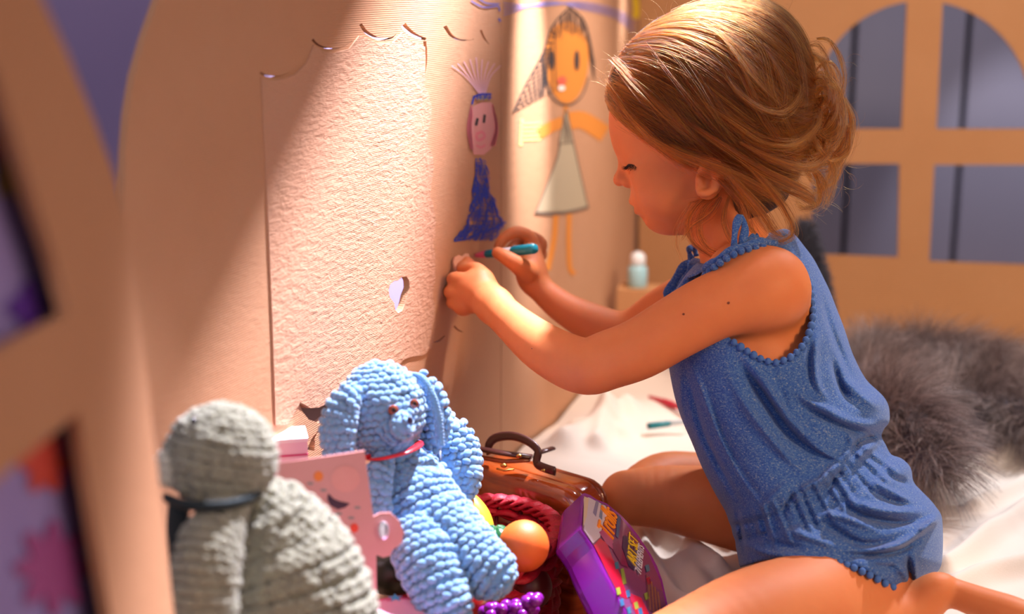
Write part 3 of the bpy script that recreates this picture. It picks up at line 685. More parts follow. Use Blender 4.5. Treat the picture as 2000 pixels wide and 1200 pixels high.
# hollow it so the body shows in its openings
Fc.cone(P(1412, 575, 1.37), .030, P(1290, 610, 1.39), .027, .003, 's')
mc = Fc.mesh('romper')
M_cl = Mat('blue_jersey', rough=.9); c = M_cl
n1 = c.noise(1, 5, .75, (520, 520, 900)); n2 = c.noise(1, 2, .5, (2600, 2600, 700)); n3 = c.noise(8, 2)
fac = c.math('ADD', c.math('MULTIPLY', n1, .7), c.math('MULTIPLY', n2, .3))
col = c.ramp(fac, [(.36, hexc('#0a286a')), (.47, hexc('#164894')), (.56, hexc('#476a98')), (.66, hexc('#aba698'))])
c.color(c.mix(c.math('MULTIPLY', n3, .2), col, hexc('#3d6fc0')))
c.bump(fac, .2, .0005); c.b.inputs['Sheen Weight'].default_value = .15; c.b.inputs['Sheen Roughness'].default_value = .5
romper = link('romper', mc, c.m, girl); romper.modifiers.new('s', 'SMOOTH').iterations = 1
T_cl = bvh(romper)
M_pom = simple('trim_blue', '#3f66a8', .9)
# pompom braid round the armhole and the hem
mb = MB(); A2 = spline(ARMH[5:19], 400); L = 0; nxt = 0; cord = []
for i in range(1, len(A2)):
    L += math.dist(A2[i], A2[i-1])
    if L >= nxt:
        nxt += 15; x, y = A2[i]
        t = A2[i]-A2[i-1]; t /= np.linalg.norm(t); n = np.array([t[1], -t[0]])
        h, nn = shoot(T_cl, x+n[0]*4, y+n[1]*4)
        if h is None or (h-Vector(CAM)).length > 1.28: h, nn = shoot(T_cl, x+n[0]*10, y+n[1]*10)
        if h is None: continue
        r = .0032*random.uniform(.9, 1.1); d = (h-Vector(CAM)).dot(Vector(FV)); q = V(x+n[0]*1.5, y+n[1]*1.5, d-.001)
        mb.sph(q, (r*.95, r, r*1.05), 10, 7); cord.append(q)
mb.tube(cord, .0012, 6); mb.build('armhole_braid', M_pom, girl)
mb = MB()
for x, y in ((1640, 1099), (1654, 1104), (1668, 1110), (1684, 1117), (1699, 1124), (1714, 1132), (1729, 1140), (1744, 1147), (1762, 1158), (1776, 1166)):
    h, nn = shoot(T_cl, x+2, y-9)
    if h is None: continue
    d = (h-Vector(CAM)).dot(Vector(FV)); mb.sph(V(x, y, d-.001), .0031, 10, 7)
mb.build('hem_braid', M_pom, girl)
# tied straps
mb = MB()
def strap(pts, w, dd=0, flat=.28):
    c = spline([(x, y, d) for x, y, d in pts], 22); mb.tube([V(*q) for q in c], [w*(.8+.2*math.sin(i*.9)) for i in range(len(c))], 10, flat=flat, up=-FV)
strap([(1440, 505, 1.20), (1434, 478, 1.185), (1437, 445, 1.185), (1446, 424, 1.19), (1455, 445, 1.188), (1449, 478, 1.186), (1440, 500, 1.20)], .0040, flat=.5)
strap([(1440, 500, 1.19), (1462, 470, 1.195), (1480, 462, 1.20)], .0040, flat=.6)
strap([(1440, 500, 1.192), (1420, 505, 1.19), (1398, 514, 1.19), (1380, 524, 1.20)], .0052, flat=.7)
strap([(1418, 506, 1.22), (1390, 512, 1.26), (1360, 510, 1.30), (1345, 520, 1.32)], .0035, flat=.5)
strap([(1352, 512, 1.32), (1346, 490, 1.32), (1354, 482, 1.325), (1360, 500, 1.32)], .0035, flat=.5)
strap([(1350, 515, 1.318), (1330, 530, 1.315), (1312, 560, 1.31), (1308, 580, 1.31), (1330, 565, 1.305), (1345, 540, 1.31), (1352, 518, 1.315)], .0062, flat=.35)
strap([(1376, 530, 1.195), (1396, 512, 1.182), (1425, 494, 1.178), (1458, 480, 1.18), (1488, 474, 1.19), (1515, 476, 1.20)], .0050, flat=.8)
for i, p in enumerate(spline([(1378, 538, 1.186), (1398, 520, 1.172), (1426, 501, 1.168), (1458, 487, 1.170), (1490, 483, 1.178)], 10)): mb.sph(V(*p), .0034, 10, 7)
mb.build('shoulder_tie', c.m, girl)
# ---- small marks on the skin
M_mole = simple('mole_brown', '#6e3524', .7)
for x, y, r in ((1423, 592, .0011), (1335, 614, .0010), (1039, 681, .0006)):
    h, nn = shoot(T_body, x, y)
    if h: mb = MB(); mb.sph(h, (r, r, r), 8, 5); mb.build('mole', M_mole, girl)
# ---- ear shadow stays geometry; lashes and brows
M_lash = simple('lash', '#2a1510', .6)
ls = []; lr = []
for i in range(70):
    s = i/69; u, v, w0 = spline([(1234, 321, 34), (1230, 323, 50), (1234, 325, 64), (1246, 327, 77)], 70)[i]
    base = HL(u, v, w0); tip = HL(u-15+14*s+random.uniform(-3, 3), v+9+random.uniform(-4, 5), w0+5+6*s); mid = (base+tip)/2-UV*.0016
    ls.append(np.array([base, mid, tip])); lr.append(.0002)
for i in range(60):
    s = random.random(); u, v, w0 = spline([(1206, 290, 6), (1218, 283, 46), (1244, 280, 72), (1262, 288, 84)], 50)[int(s*49)]
    b = HL(u+random.uniform(-2, 2), v+random.uniform(-3, 3), w0-4); ls.append(np.array([b, b+Hr*.002-UV*.0004, b+Hr*.004-UV*.001])); lr.append(.00013)
hair('eyelashes', ls, lr, M_lash).parent = girl
# ================================================================ hair
M_hair = bpy.data.materials.new('hair_brown'); M_hair.use_nodes = True; nt = M_hair.node_tree; nt.nodes.clear()
ho = nt.nodes.new('ShaderNodeOutputMaterial'); hb = nt.nodes.new('ShaderNodeBsdfHairPrincipled'); hb.parametrization = 'COLOR'
ha = nt.nodes.new('ShaderNodeAttribute'); ha.attribute_name = 'shade'; hr = nt.nodes.new('ShaderNodeValToRGB')
e = hr.color_ramp.elements; e[0].position = 0; e[0].color = hexc('#220c05'); e[1].position = 1; e[1].color = hexc('#c07524'); q = e.new(.45); q.color = hexc('#642a0c')
nt.links.new(ha.outputs['Fac'], hr.inputs[0]); nt.links.new(hr.outputs[0], hb.inputs['Color']); nt.links.new(hb.outputs[0], ho.inputs[0])
hb.inputs['Roughness'].default_value = .42; hb.inputs['IOR'].default_value = 1.38; hb.inputs['Radial Roughness'].default_value = .4
# scalp cap under the strands
HAIRLINE = [(1100, -120), (1140, 60), (1172, 160), (1183, 196), (1206, 232), (1240, 262), (1280, 296), (1330, 326), (1362, 338), (1392, 352), (1418, 372), (1428, 400), (1432, 432), (1450, 436), (1500, 415), (1550, 385), (1680, 320), (1680, -120)]
HM = Map2(1080, 1720, -140, 500, 3); haird = polydist(HAIRLINE, HM.X, HM.Y)
Fh = Field([axis((.04, .29, .0024)), axis((1.02, 1.40, .0024)), axis((.28, .62, .0024))])
Fh.ell(HL(1380, 203, 0), HR(-14), (hs(197), hs(192), hs(168)), .01)
Fh.ell(HL(1450, 250, 0), HR(-35), (hs(128), hs(140), hs(150)), .02)
Fh.ell(HL(1470, 130, 0), HR(0), (hs(100), hs(118), hs(110)), .02)
Fh.cone(HL(1440, 360, 0), hs(84), HL(1470, 400, 0), hs(66), .02)
Mh = np.array([Hr, -UV, Hn]); 
for j in range(0, Fh.D.shape[0], 30):
    sl = slice(j, min(j+30, Fh.D.shape[0])); X = np.stack(np.meshgrid(Fh.ax[0][sl], Fh.ax[1], Fh.ax[2], indexing='ij'), -1)-Hpiv
    u = X @ Hr/HS+HPU; v = -(X @ UV)/HS+HPV; d = HM.sample(haird, u, v)*HS; d[(u < 1085) | (u > 1715) | (v < -135) | (v > 495)] = .05
    D = Fh.D[sl]; k = .006; h = np.clip(.5-.5*(d-D)/k, 0, 1); Fh.D[sl] = d*(1-h)+D*h+k*h*(1-h)
mh = Fh.mesh('hair_base'); M_scalp = simple('scalp_brown', '#3a1e10', .8)
cap = link('hair', mh, M_scalp, girl)
T_cap = bvh(cap)
# ---- flowing locks: guides run over the cap, point (u, v) in the head's profile plane, side +1 near, -1 far
G = [
    [(1184, 196), (1212, 240), (1262, 284), (1318, 322), (1372, 350), (1428, 378), (1480, 400)],
    [(1181, 186), (1228, 232), (1286, 272), (1346, 312), (1408, 350), (1468, 376), (1520, 380)],
    [(1184, 168), (1240, 206), (1306, 244), (1370, 284), (1434, 322), (1500, 350), (1552, 340)],
    [(1188, 152), (1240, 192), (1305, 236), (1375, 288), (1440, 330), (1505, 352), (1560, 340)],
    [(1200, 130), (1262, 158), (1330, 200), (1395, 250), (1460, 300), (1520, 318), (1575, 290)],
    [(1216, 108), (1285, 124), (1355, 160), (1415, 208), (1475, 258), (1530, 270), (1582, 240)],
    [(1240, 84), (1312, 84), (1384, 108), (1448, 150), (1505, 200), (1550, 215), (1584, 200)],
    [(1270, 62), (1340, 50), (1412, 62), (1476, 94), (1528, 138), (1562, 166), (1582, 180)],
    [(1310, 40), (1372, 20), (1436, 18), (1492, 40), (1538, 82), (1566, 126), (1578, 156)],
    [(1340, 18), (1400, 4), (1460, 6), (1510, 28), (1550, 66), (1572, 110), (1580, 146)],
]
def cap_point(u, v, side, w=240):
    o = HL(u, v, side*w); h = T_cap.ray_cast(Vector(o), Vector(-Hn*side), w*2*HS*.98)
    if h[0] is not None: return np.array(h[0]), np.array(h[1])
    h = T_cap.find_nearest(Vector(HL(u, v, side*6))); return np.array(h[0]), np.array(h[1])
strands = []; rads = []
def grow(n, side):
    for _ in range(n):
        lock = random.random()*(len(G)-1); i = int(lock); t = lock-i
        cl = round(lock*14)/14; t2 = .35*t+.65*(cl-i) if 0 <= cl-i <= 1 else t
        a = np.array(G[i], float)*(1-t2)+np.array(G[i+1], float)*t2; c = spline(a, 16)
        if random.random() < .22:
            j2 = min(max(lock+random.choice((-1.3, 1.3, .8)), 0), len(G)-1.001); b = np.array(G[int(j2)], float); c = c+(spline(b, 16)-c)*np.linspace(0, 1, 16)[:, None]**1.5
        ph = random.uniform(0, 6.28); amp = random.uniform(.5, 5)+3*(random.random() < .15)
        s = np.linspace(0, 1, 16); c[:, 1] += amp*np.sin(s*4+ph)*s*2; c[:, 0] += random.uniform(-3, 3); c[:, 1] += random.uniform(-3, 3)+8*np.sin(cl*37)*s
        st = max(0.0, random.random()**2*.55-.1); c = spline(c, 60)[int(st*60):][::4]
        lift = random.uniform(.0002, .0026)+.0018*max(0, math.sin(cl*61))+(.004*random.random() if random.random() < .06 else 0)
        pts = []
        for j, (x, y) in enumerate(c):
            p, nn = cap_point(x, y, side); pts.append(p+nn*(lift*min(1, .4+j*.2)))
        if len(pts) > 3:
            pts = np.array(pts); pts[1:-1] = (pts[:-2]+pts[1:-1]*2+pts[2:])/4; strands.append(pts); rads.append(random.uniform(.00009, .00016))
grow(9000, 1); grow(2600, -1)
def HLa(pts): return np.array([HL(*p) for p in pts])
def lock(guide, n, spread, curl=0, tail=1.0, r=(.00009, .00015), npt=22, jit=0.0):
    """a lock of n strands along a guide of (u, v, w)"""
    g = spline(guide, npt); s = np.linspace(0, 1, npt)
    for _ in range(n):
        a = random.uniform(0, 6.28); q = abs(random.gauss(0, .5))*spread; k = random.uniform(.85, 1.15)
        off = np.array([math.cos(a)*q, math.sin(a)*q, random.gauss(0, .5)*spread])
        w = (.55+.9*np.sin(s*PI)*k+.4*s*tail)[:, None]
        c = g+off*w; f = random.uniform(3, 7); ph = random.uniform(0, 6.28)
        c[:, 0] += curl*np.sin(s*f+ph)*s; c[:, 1] += curl*np.cos(s*f+ph)*s
        if jit: c += rng.normal(0, jit, c.shape)*s[:, None]
        c = c[:max(6, int(npt*random.uniform(.75, 1)))]
        strands.append(HLa(c)); rads.append(random.uniform(*r))
# sagging loops over the back of the head, towards the knot
LK = [
    ([(1270, 282, 140), (1330, 318, 158), (1385, 340, 164), (1440, 362, 162), (1500, 396, 146), (1530, 420, 130)], 260, 12),
    ([(1310, 300, 150), (1365, 330, 166), (1410, 350, 168), (1440, 385, 160), (1462, 430, 150)], 130, 9),
    ([(1392, 120, 150), (1420, 190, 170), (1462, 232, 172), (1512, 245, 158), (1545, 215, 130), (1556, 175, 100)], 150, 9),
    ([(1330, 250, 160), (1400, 300, 172), (1470, 345, 158), (1530, 372, 130), (1570, 392, 110), (1578, 410, 100)], 190, 11),
    ([(1350, 210, 168), (1420, 262, 178), (1480, 300, 168), (1540, 300, 140), (1582, 262, 110), (1590, 220, 90)], 170, 10),
    ([(1440, 330, 165), (1480, 368, 160), (1520, 420, 145), (1536, 462, 135), (1515, 478, 132), (1492, 470, 130)], 110, 7),
    ([(1410, 350, 162), (1446, 392, 160), (1478, 430, 155), (1500, 462, 150), (1520, 472, 145)], 170, 12),
    ([(1400, 365, 150), (1440, 405, 150), (1455, 445, 145), (1470, 468, 140)], 120, 9),
    ([(1440, 300, 172), (1500, 330, 160), (1560, 342, 130), (1600, 320, 100), (1612, 280, 80)], 150, 10),
    ([(1460, 90, 120), (1500, 150, 140), (1520, 210, 140), (1500, 260, 150), (1450, 270, 165)], 90, 8),
    # around the ear and the nape
    ([(1390, 388, 120), (1360, 410, 112), (1345, 440, 104), (1352, 475, 100), (1382, 500, 98), (1412, 510, 96)], 90, 6),
    ([(1400, 390, 118), (1372, 420, 112), (1366, 460, 108), (1386, 492, 104), (1430, 500, 100)], 60, 5),
    ([(1405, 395, 120), (1385, 425, 118), (1350, 450, 116), (1328, 478, 112)], 40, 6),
    ([(1350, 405, 118), (1330, 440, 112), (1322, 480, 108), (1335, 520, 104)], 14, 5),
    ([(1420, 392, 125), (1410, 440, 122), (1430, 480, 118), (1470, 500, 115)], 60, 6),
    ([(1392, 392, 96), (1362, 398, 90), (1340, 404, 84)], 60, 7),
]
for g_, n_, s_ in LK: lock(g_, n_, s_, 2)
def glock(p2, n, spread, lift=8):
    g = []
    for k, (u, v) in enumerate(spline(p2, 12)): p, _ = cap_point(u, v, 1); g.append((u, v, float((p-Hpiv) @ Hn)/HS+lift*min(1, -.7+k*.4)))
    for _ in range(7): du, dv = random.uniform(-16, 16), random.uniform(-12, 12); lock([(u+du*(1-i/14), v+dv*(1-i/14), w-2*(i == 0)) for i, (u, v, w) in enumerate(g)], n//7, spread*.8, 4, npt=26)
for p2, n_ in [([(1240, 150), (1300, 212), (1360, 290), (1420, 350), (1490, 400)], 170), ([(1320, 110), (1372, 190), (1420, 272), (1480, 345), (1540, 390)], 170), ([(1380, 80), (1432, 160), (1472, 245), (1530, 318), (1572, 350)], 150),
    ([(1200, 172), (1250, 245), (1310, 305), (1380, 350), (1450, 400)], 190), ([(1280, 100), (1330, 180), (1390, 262), (1450, 320), (1530, 350)], 160), ([(1430, 60), (1480, 130), (1500, 220), (1540, 290), (1580, 300)], 130),
    ([(1210, 130), (1262, 200), (1330, 272), (1400, 322), (1470, 372)], 150), ([(1250, 262), (1305, 305), (1350, 338), (1392, 352), (1440, 380)], 170), ([(1350, 60), (1410, 110), (1470, 190), (1530, 240), (1575, 250)], 120), ([(1480, 40), (1530, 100), (1552, 170), (1560, 240)], 100)]: glock(p2, n_, random.uniform(7, 14), random.uniform(6, 13))
# the messy knot
def K(u, v, w): return (u, v, w)
for k in range(95):
    a0 = random.uniform(0, 6.28); rr = random.uniform(22, 62); cu, cv, cw = 1600+random.uniform(-22, 14), 232+random.gauss(0, 34), random.uniform(-50, 70)
    sq = random.uniform(1.0, 1.7); L = random.uniform(2.2, 5.0); ti = random.uniform(-.6, .6); pts = []
    for t in np.linspace(0, 1, 8):
        a = a0+t*L; R_ = rr*(1-.25*t); x = cu+R_*math.cos(a)*.82; y = cv+R_*sq*math.sin(a); z = cw+R_*math.sin(a+ti)*.6+10*math.sin(3*a)
        x = min(x, 1652-abs(y-230)*.12); pts.append((x, y, z))
    lock(pts, random.randint(22, 44), random.uniform(3, 7), 2.5)
for g_, n_, s_ in [
    ([(1575, 330, 60), (1592, 372, 62), (1588, 405, 58), (1560, 412, 55), (1545, 390, 60)], 90, 7),
    ([(1560, 130, 40), (1578, 116, 40), (1600, 140, 50), (1612, 190, 60)], 70, 6),
    ([(1560, 330, 90), (1590, 352, 80), (1600, 380, 70), (1606, 408, 60)], 60, 8),
    ([(1600, 300, 60), (1620, 340, 55), (1612, 385, 50), (1595, 420, 46)], 60, 9),
    ([(1520, 380, 100), (1560, 396, 95), (1578, 408, 90), (1556, 416, 88)], 90, 6),
    ([(1640, 200, 20), (1655, 245, 25), (1645, 300, 30), (1622, 340, 34), (1600, 380, 40)], 110, 8)]: lock(g_, n_, s_, 3)
# fly-away strands
for k in range(230):
    m = random.random()
    if m < .45:
        u, v = 1630+random.uniform(-50, 22), 230+random.uniform(-110, 150); a = math.atan2(v-240, u-1560)+random.uniform(-.7, .7)
    elif m < .75:
        i = random.random(); u, v = 1186+150*i**1.3, 185-150*i**.7; a = math.radians(200+60*i)+random.uniform(-.6, .6)
    elif m < .85: u, v = random.uniform(1380, 1540), random.uniform(5, 60); a = random.uniform(-1.6, .4)
    else: u, v = 1580+random.uniform(-30, 30), 400+random.uniform(-20, 20); a = random.uniform(0, 1.4)
    L = random.uniform(15, 52); cv = random.uniform(-2.4, 2.4); pts = []; x, y = u, v; w = random.uniform(-60, 80)
    for t in range(12):
        pts.append((x, y, w)); x += L/11*math.cos(a); y += L/11*math.sin(a); a += cv/11*(1+.3*t/11)
    strands.append(HLa(pts)); rads.append(.00007)
for k in range(60):
    u, v = random.uniform(1200, 1260), random.uniform(225, 262); pts = [(u, v, 110), (u+8, v+random.uniform(0, 14), 118), (u+20+random.uniform(0, 20), v+random.uniform(8, 26), 124)]
    strands.append(HLa(spline(pts, 6))); rads.append(.00006)
hs_o = hair('hair_strands', strands, rads, M_hair); hs_o.parent = cap
# ================================================================ bedding
def fbm(x, y, seed, octs=4):
    r = np.random.default_rng(seed); out = 0
    for o in range(octs):
        for _ in range(3):
            a = r.uniform(0, 6.28); f = 9*1.9**o*r.uniform(.7, 1.3); out = out+np.sin((x*math.cos(a)+y*math.sin(a))*f+r.uniform(0, 6.28)+1.5*np.sin((x*math.sin(a)-y*math.cos(a))*f*.5))/3/1.8**o
    return out
def ground(px, py, z=.06):
    v = ray(px, py); return CAM+v*((z-CAM[2])/v[2])
gx = np.linspace(0, 1, 300); gy = np.linspace(.70, 2.135, 420); GY, GX = np.meshgrid(gy, gx)
xl = np.interp(gy, [.7, 1.05, 1.25, 1.42, 1.4908, 2.1436], [.10, .085, .058, .006, -.006, .19]); xl = xl[None, :]
X = xl+(1.25-xl)*GX**1.35; Y = np.minimum(GY, 2.130-(X-.187)*.103)
Z = .055+.007*fbm(X, Y, 3, 3)+.0045*np.abs(fbm(X*1.3+Y*.6, Y*1.2, 5, 4))+.022*np.exp(-((X-.03)**2+(Y-1.52)**2)/.012)+.018*np.exp(-((X-.16)/.07)**2-((Y-1.72)/.12)**2)
for pts, w_, h_ in [
    ([(1845, 1125), (1900, 1085), (1960, 1040), (2040, 990)], .010, .020), ([(1850, 1075), (1920, 1050), (2010, 1010)], .008, -.006), ([(1860, 1160), (1930, 1130), (2020, 1110)], .010, .018),
    ([(1800, 960), (1880, 930), (2000, 890)], .016, .018), ([(1900, 1010), (1960, 985), (2020, 950)], .010, .015), ([(1880, 880), (1950, 870), (2020, 860)], .015, .010),
    ([(1100, 905), (1150, 870), (1210, 830)], .018, .022), ([(1165, 905), (1180, 868), (1185, 840)], .012, .018), ([(1215, 870), (1240, 845), (1225, 815)], .014, .012), ([(1120, 850), (1160, 845), (1200, 860)], .01, .012),
    ([(1240, 1035), (1290, 1050), (1340, 1075), (1400, 1120)], .012, .020), ([(1300, 1040), (1380, 1045), (1440, 1070)], .012, .022), ([(1250, 1060), (1275, 1110), (1310, 1170), (1350, 1200)], .010, .020), ([(1330, 1100), (1370, 1150), (1380, 1190)], .014, .014)]:
    c = np.array([ground(*p)[:2] for p in spline(pts, 30)]); d = linedist(c, X, Y); Z = Z+h_*np.exp(-(d/w_)**2)
m1 = np.clip((GX-.0)/.05, 0, 1); ed = np.clip((1.47-Y)/.05, 0, 1); Z = Z*(1-ed*(1-m1**.5))+.002
v = np.stack([X, Y, Z], -1).reshape(-1, 3); nx_, ny_ = X.shape
I = (np.arange(nx_-1)[:, None]*ny_+np.arange(ny_-1)[None, :]).ravel(); q = np.stack([I, I+ny_, I+ny_+1, I+1], 1)
M_bl = Mat('cream_cotton', hexc('#e9ddcf'), .9); M_bl.color(M_bl.mix(M_bl.noise(7, 3), hexc('#ece2d6'), hexc('#e2d2bf'))); M_bl.bump(M_bl.noise(1, 3, .6, (700, 700, 700)), .3, .0006)
M_bl.b.inputs['Sheen Weight'].default_value = .3
bl = tag(link('blanket', mesh_np(v, q, 'blanket'), M_bl.m), 'crumpled cream cotton blanket under the kneeling girl', 'blanket')
# ================================================================ grey fur throw
Ff = Field([axis((.28, .85, .006)), axis((1.2, 2.1, .006)), axis((.02, .3, .006))])
chains = [[(1690, 762, 1.72, 58), (1790, 745, 1.82, 76), (1890, 765, 1.78, 70), (1990, 800, 1.72, 66), (2140, 820, 1.68, 66)],
          [(1735, 815, 1.56, 45), (1785, 862, 1.50, 58), (1808, 900, 1.46, 42)], [(1760, 722, 1.95, 44), (1850, 722, 1.93, 42), (1960, 742, 1.88, 40)], [(1840, 800, 1.68, 50), (1940, 820, 1.66, 48), (2080, 838, 1.62, 50)], [(1690, 800, 1.6, 45), (1760, 800, 1.62, 50)]]
for c in chains: Ff.chain(c, .03)
fm = Ff.mesh('fur_hide'); fur = tag(link('fur_throw', fm, simple('hide_grey', '#5d5358', .9)), 'long-haired grey fur throw heaped on the blanket behind the girl', 'fur throw')
def surf_points(me, n):
    me.calc_loop_triangles(); co = np.empty(len(me.vertices)*3); me.vertices.foreach_get('co', co); co = co.reshape(-1, 3)
    tr = np.empty(len(me.loop_triangles)*3, np.int32); me.loop_triangles.foreach_get('vertices', tr); tr = tr.reshape(-1, 3)
    a, b, c = co[tr[:, 0]], co[tr[:, 1]], co[tr[:, 2]]; cr = np.cross(b-a, c-a); ar = np.linalg.norm(cr, axis=1); nrm = cr/(ar[:, None]+1e-12)
    k = rng.choice(len(tr), n, p=ar/ar.sum()); u = rng.random((n, 2)); u[u.sum(1) > 1] = 1-u[u.sum(1) > 1]
    return a[k]+(b[k]-a[k])*u[:, :1]+(c[k]-a[k])*u[:, 1:], nrm[k]
pp, nn = surf_points(fm, 42000)
if np.mean(nn[:, 2][pp[:, 2] > np.median(pp[:, 2])]) < 0: nn = -nn
keep = nn[:, 2] > -.92; pp = pp[keep]; nn = nn[keep]
fs = []; fr = []
fx = fbm(pp[:, 0]*3, pp[:, 1]*3, 11, 3)+.0; fy = fbm(pp[:, 0]*3+4, pp[:, 1]*3+pp[:, 2]*8, 12, 3)
for p, n_, a, b in zip(pp, nn, fx, fy):
    cl = np.array([math.sin(p[0]*190+5*a), math.cos(p[1]*170+4*b), math.sin((p[0]+p[1])*150)])*.35
    d = n_*.7+np.array([.35*a+.15, -.25+.45*b, .10])+cl*.5+rng.normal(0, .16, 3); d /= np.linalg.norm(d); L = random.uniform(.024, .064)
    pts = [p]; dd = d.copy()
    for j in range(5):
        pts.append(pts[-1]+dd*L/5); dd = dd+np.array([.10*a, .10*b-.03, -.16]); dd /= np.linalg.norm(dd)
    fs.append(np.array(pts)); fr.append(random.uniform(.00018, .0003))
M_fur = Mat('fur_grey', rough=.45); aa = M_fur.node('ShaderNodeAttribute', attribute_name='shade')
M_fur.color(M_fur.ramp(aa.outputs['Fac'], [(0, hexc('#4a3e42')), (.5, hexc('#83736f')), (1, hexc('#c9b4ac'))]))
hair('fur_pile', fs, fr, M_fur.m).parent = fur
# dark fluffy toy behind the girl's shoulder
Fd = Field([axis((.34, .52, .004)), axis((1.55, 1.95, .004)), axis((.08, .36, .004))]); Fd.chain([(1560, 640, 1.75, 60), (1562, 560, 1.75, 48), (1566, 486, 1.75, 26), (1572, 440, 1.75, 12)], .01)
dm = Fd.mesh('dark_toy'); dt = tag(link('fluffy_toy', dm, simple('dark_plush', '#2c2a33', .9)), 'dark fluffy toy standing behind the girl\'s shoulder below the window', 'fluffy toy')
pp, nn = surf_points(dm, 5000); fs = [np.array([p, p+n_*.006+rng.normal(0, .001, 3), p+n_*.011+np.array([0, 0, -.003])+rng.normal(0, .002, 3)]) for p, n_ in zip(pp, nn)]
hair('plush_pile', fs, [.0003]*len(fs), simple('dark_pile', '#3a3740', .7)).parent = dt
# ================================================================ crochet toys
def crochet(mb, pts, st=.0064, dd=0.0, base=True, sq=1.0, up=None):
    """a stuffed tube of knobbly stitches; pts (px, py, depth, radius px)"""
    c = spline(pts, 80); c[:, 2] += dd; W = np.array([P(*p[:3]) for p in c]); R = np.abs(c[:, 3])*c[:, 2]/FPX
    if base: mb.tube([Vector(w) for w in W], [max(r*.93, .0004) for r in R], 20, flat=sq, up=up)
    ds = np.hypot(np.linalg.norm(np.diff(W, axis=0), axis=1), np.diff(R)); S = np.concatenate([[0], np.cumsum(ds)]); rows = max(2, int(S[-1]/(st*.86)))
    for k in range(rows+1):
        s = S[-1]*(k+.0)/rows; i = min(int(np.searchsorted(S, s)), len(W)-1); t = Vector(W[min(i+1, 79)]-W[max(i-1, 0)]).normalized(); r = R[i]
        u = (Vector(up)-t*Vector(up).dot(t)).normalized() if up is not None else (Vector(-FV)-t*Vector(-FV).dot(t)).normalized()
        w = t.cross(u); n = max(1, int(round(2*PI*r/st)))
        dr = (R[min(i+1, 79)]-R[max(i-1, 0)])/max(np.linalg.norm(W[min(i+1, 79)]-W[max(i-1, 0)]), 1e-6)
        for j in range(n):
            a = 2*PI*(j+(k % 2)*.5+random.uniform(-.12, .12))/n; nr = (u*math.cos(a)*sq+w*math.sin(a)).normalized(); rr = math.hypot(math.cos(a)*sq, math.sin(a))*r
            nn_ = (nr-t*min(max(dr, -3), 3)*.8).normalized(); tt = t.cross(nn_).normalized(); al = nn_.cross(tt)
            sk = .35*(1 if k % 2 else -1); tt2 = (tt+al*sk).normalized(); al2 = nn_.cross(tt2)
            c0 = Vector(W[i])+nr*rr+nn_*st*random.uniform(-.10, .12)+t*st*random.uniform(-.1, .1); sc = random.uniform(.82, 1.15)
            mb.sph(c0, (st*.70*sc, st*.50*sc, st*.40*sc), 8, 6, rot=Matrix((tt2, al2, nn_)).transposed())
def ball(px, py, d, rx, ry, tilt=0, n=9):
    out = []
    for t in np.linspace(0, PI, n):
        q = -math.cos(t); out.append((px+math.sin(math.radians(tilt))*q*-ry, py+q*ry*math.cos(math.radians(tilt)), d, max(rx*math.sin(t), .5)))
    return out
def yarn(name, c1, c2, c3):
    m = Mat(name, rough=.95); m.color(m.mix(m.noise(1, 3, .6, (260, 260, 260)), m.mix(m.noise(18, 2), hexc(c1), hexc(c2)), hexc(c3)))
    m.b.inputs['Sheen Weight'].default_value = .8; m.b.inputs['Sheen Roughness'].default_value = .4; m.b.inputs['Subsurface Weight'].default_value = .1; m.b.inputs['Subsurface Radius'].default_value = (.3, .5, 1); m.b.inputs['Subsurface Scale'].default_value = .002
    m.bump(m.noise(1, 3, .7, (1600, 1600, 1600)), .8, .0012); return m.m
M_bb = yarn('blue_chenille', '#4f9ada', '#6fa4de', '#8fc0ec'); M_gb = yarn('grey_chenille', '#94957f', '#88876f', '#b0b09c')
bun = root('crochet_rabbit', P(850, 1190, 1.10), 'light blue crocheted rabbit with long ears and a red ribbon, propped up beside the basket', 'toy rabbit')
def part(name, pts, mat, r, **k):
    mb = MB(); crochet(mb, pts, **k); return mb.build(name, mat, rt=r)
part('torso', [(772, 872, 1.11, 34), (782, 905, 1.105, 52), (802, 950, 1.10, 68), (826, 1000, 1.09, 80), (846, 1045, 1.085, 84), (862, 1085, 1.085, 66), (868, 1105, 1.085, 20)], M_bb, bun)
hd = part('head', ball(745, 800, 1.095, 82, 90, -8), M_bb, bun)
part('muzzle', [(772, 836, 1.072, 30), (786, 832, 1.062, 24), (798, 828, 1.060, 14), (804, 826, 1.060, 3)], M_bb, bun, st=.0058)
part('leg', [(856, 1010, 1.075, 62), (895, 1060, 1.065, 62), (935, 1100, 1.055, 56), (968, 1130, 1.05, 48), (985, 1146, 1.05, 26), (990, 1150, 1.05, 2)], M_bb, bun)
part('leg', [(806, 1040, 1.06, 52), (830, 1090, 1.045, 58), (852, 1140, 1.035, 54), (872, 1190, 1.03, 50), (885, 1225, 1.03, 30), (890, 1236, 1.03, 3)], M_bb, bun)
part('arm', [(815, 900, 1.13, 20), (846, 846, 1.155, 34), (876, 850, 1.16, 40), (894, 890, 1.155, 42), (904, 930, 1.15, 36), (906, 962, 1.145, 22), (906, 974, 1.145, 3)], M_bb, bun)
part('arm', [(826, 905, 1.12, 16), (850, 930, 1.12, 24), (862, 970, 1.12, 22), (866, 1000, 1.12, 12)], M_bb, bun)
part('arm', [(752, 900, 1.075, 16), (738, 930, 1.06, 24), (734, 970, 1.055, 26), (738, 1010, 1.052, 24), (742, 1032, 1.052, 6)], M_bb, bun)
part('ear', [(704, 766, 1.07, 8), (682, 776, 1.062, 24), (664, 808, 1.058, 30), (660, 850, 1.056, 31), (662, 885, 1.056, 26), (664, 900, 1.056, 4)], M_bb, bun, sq=.55)
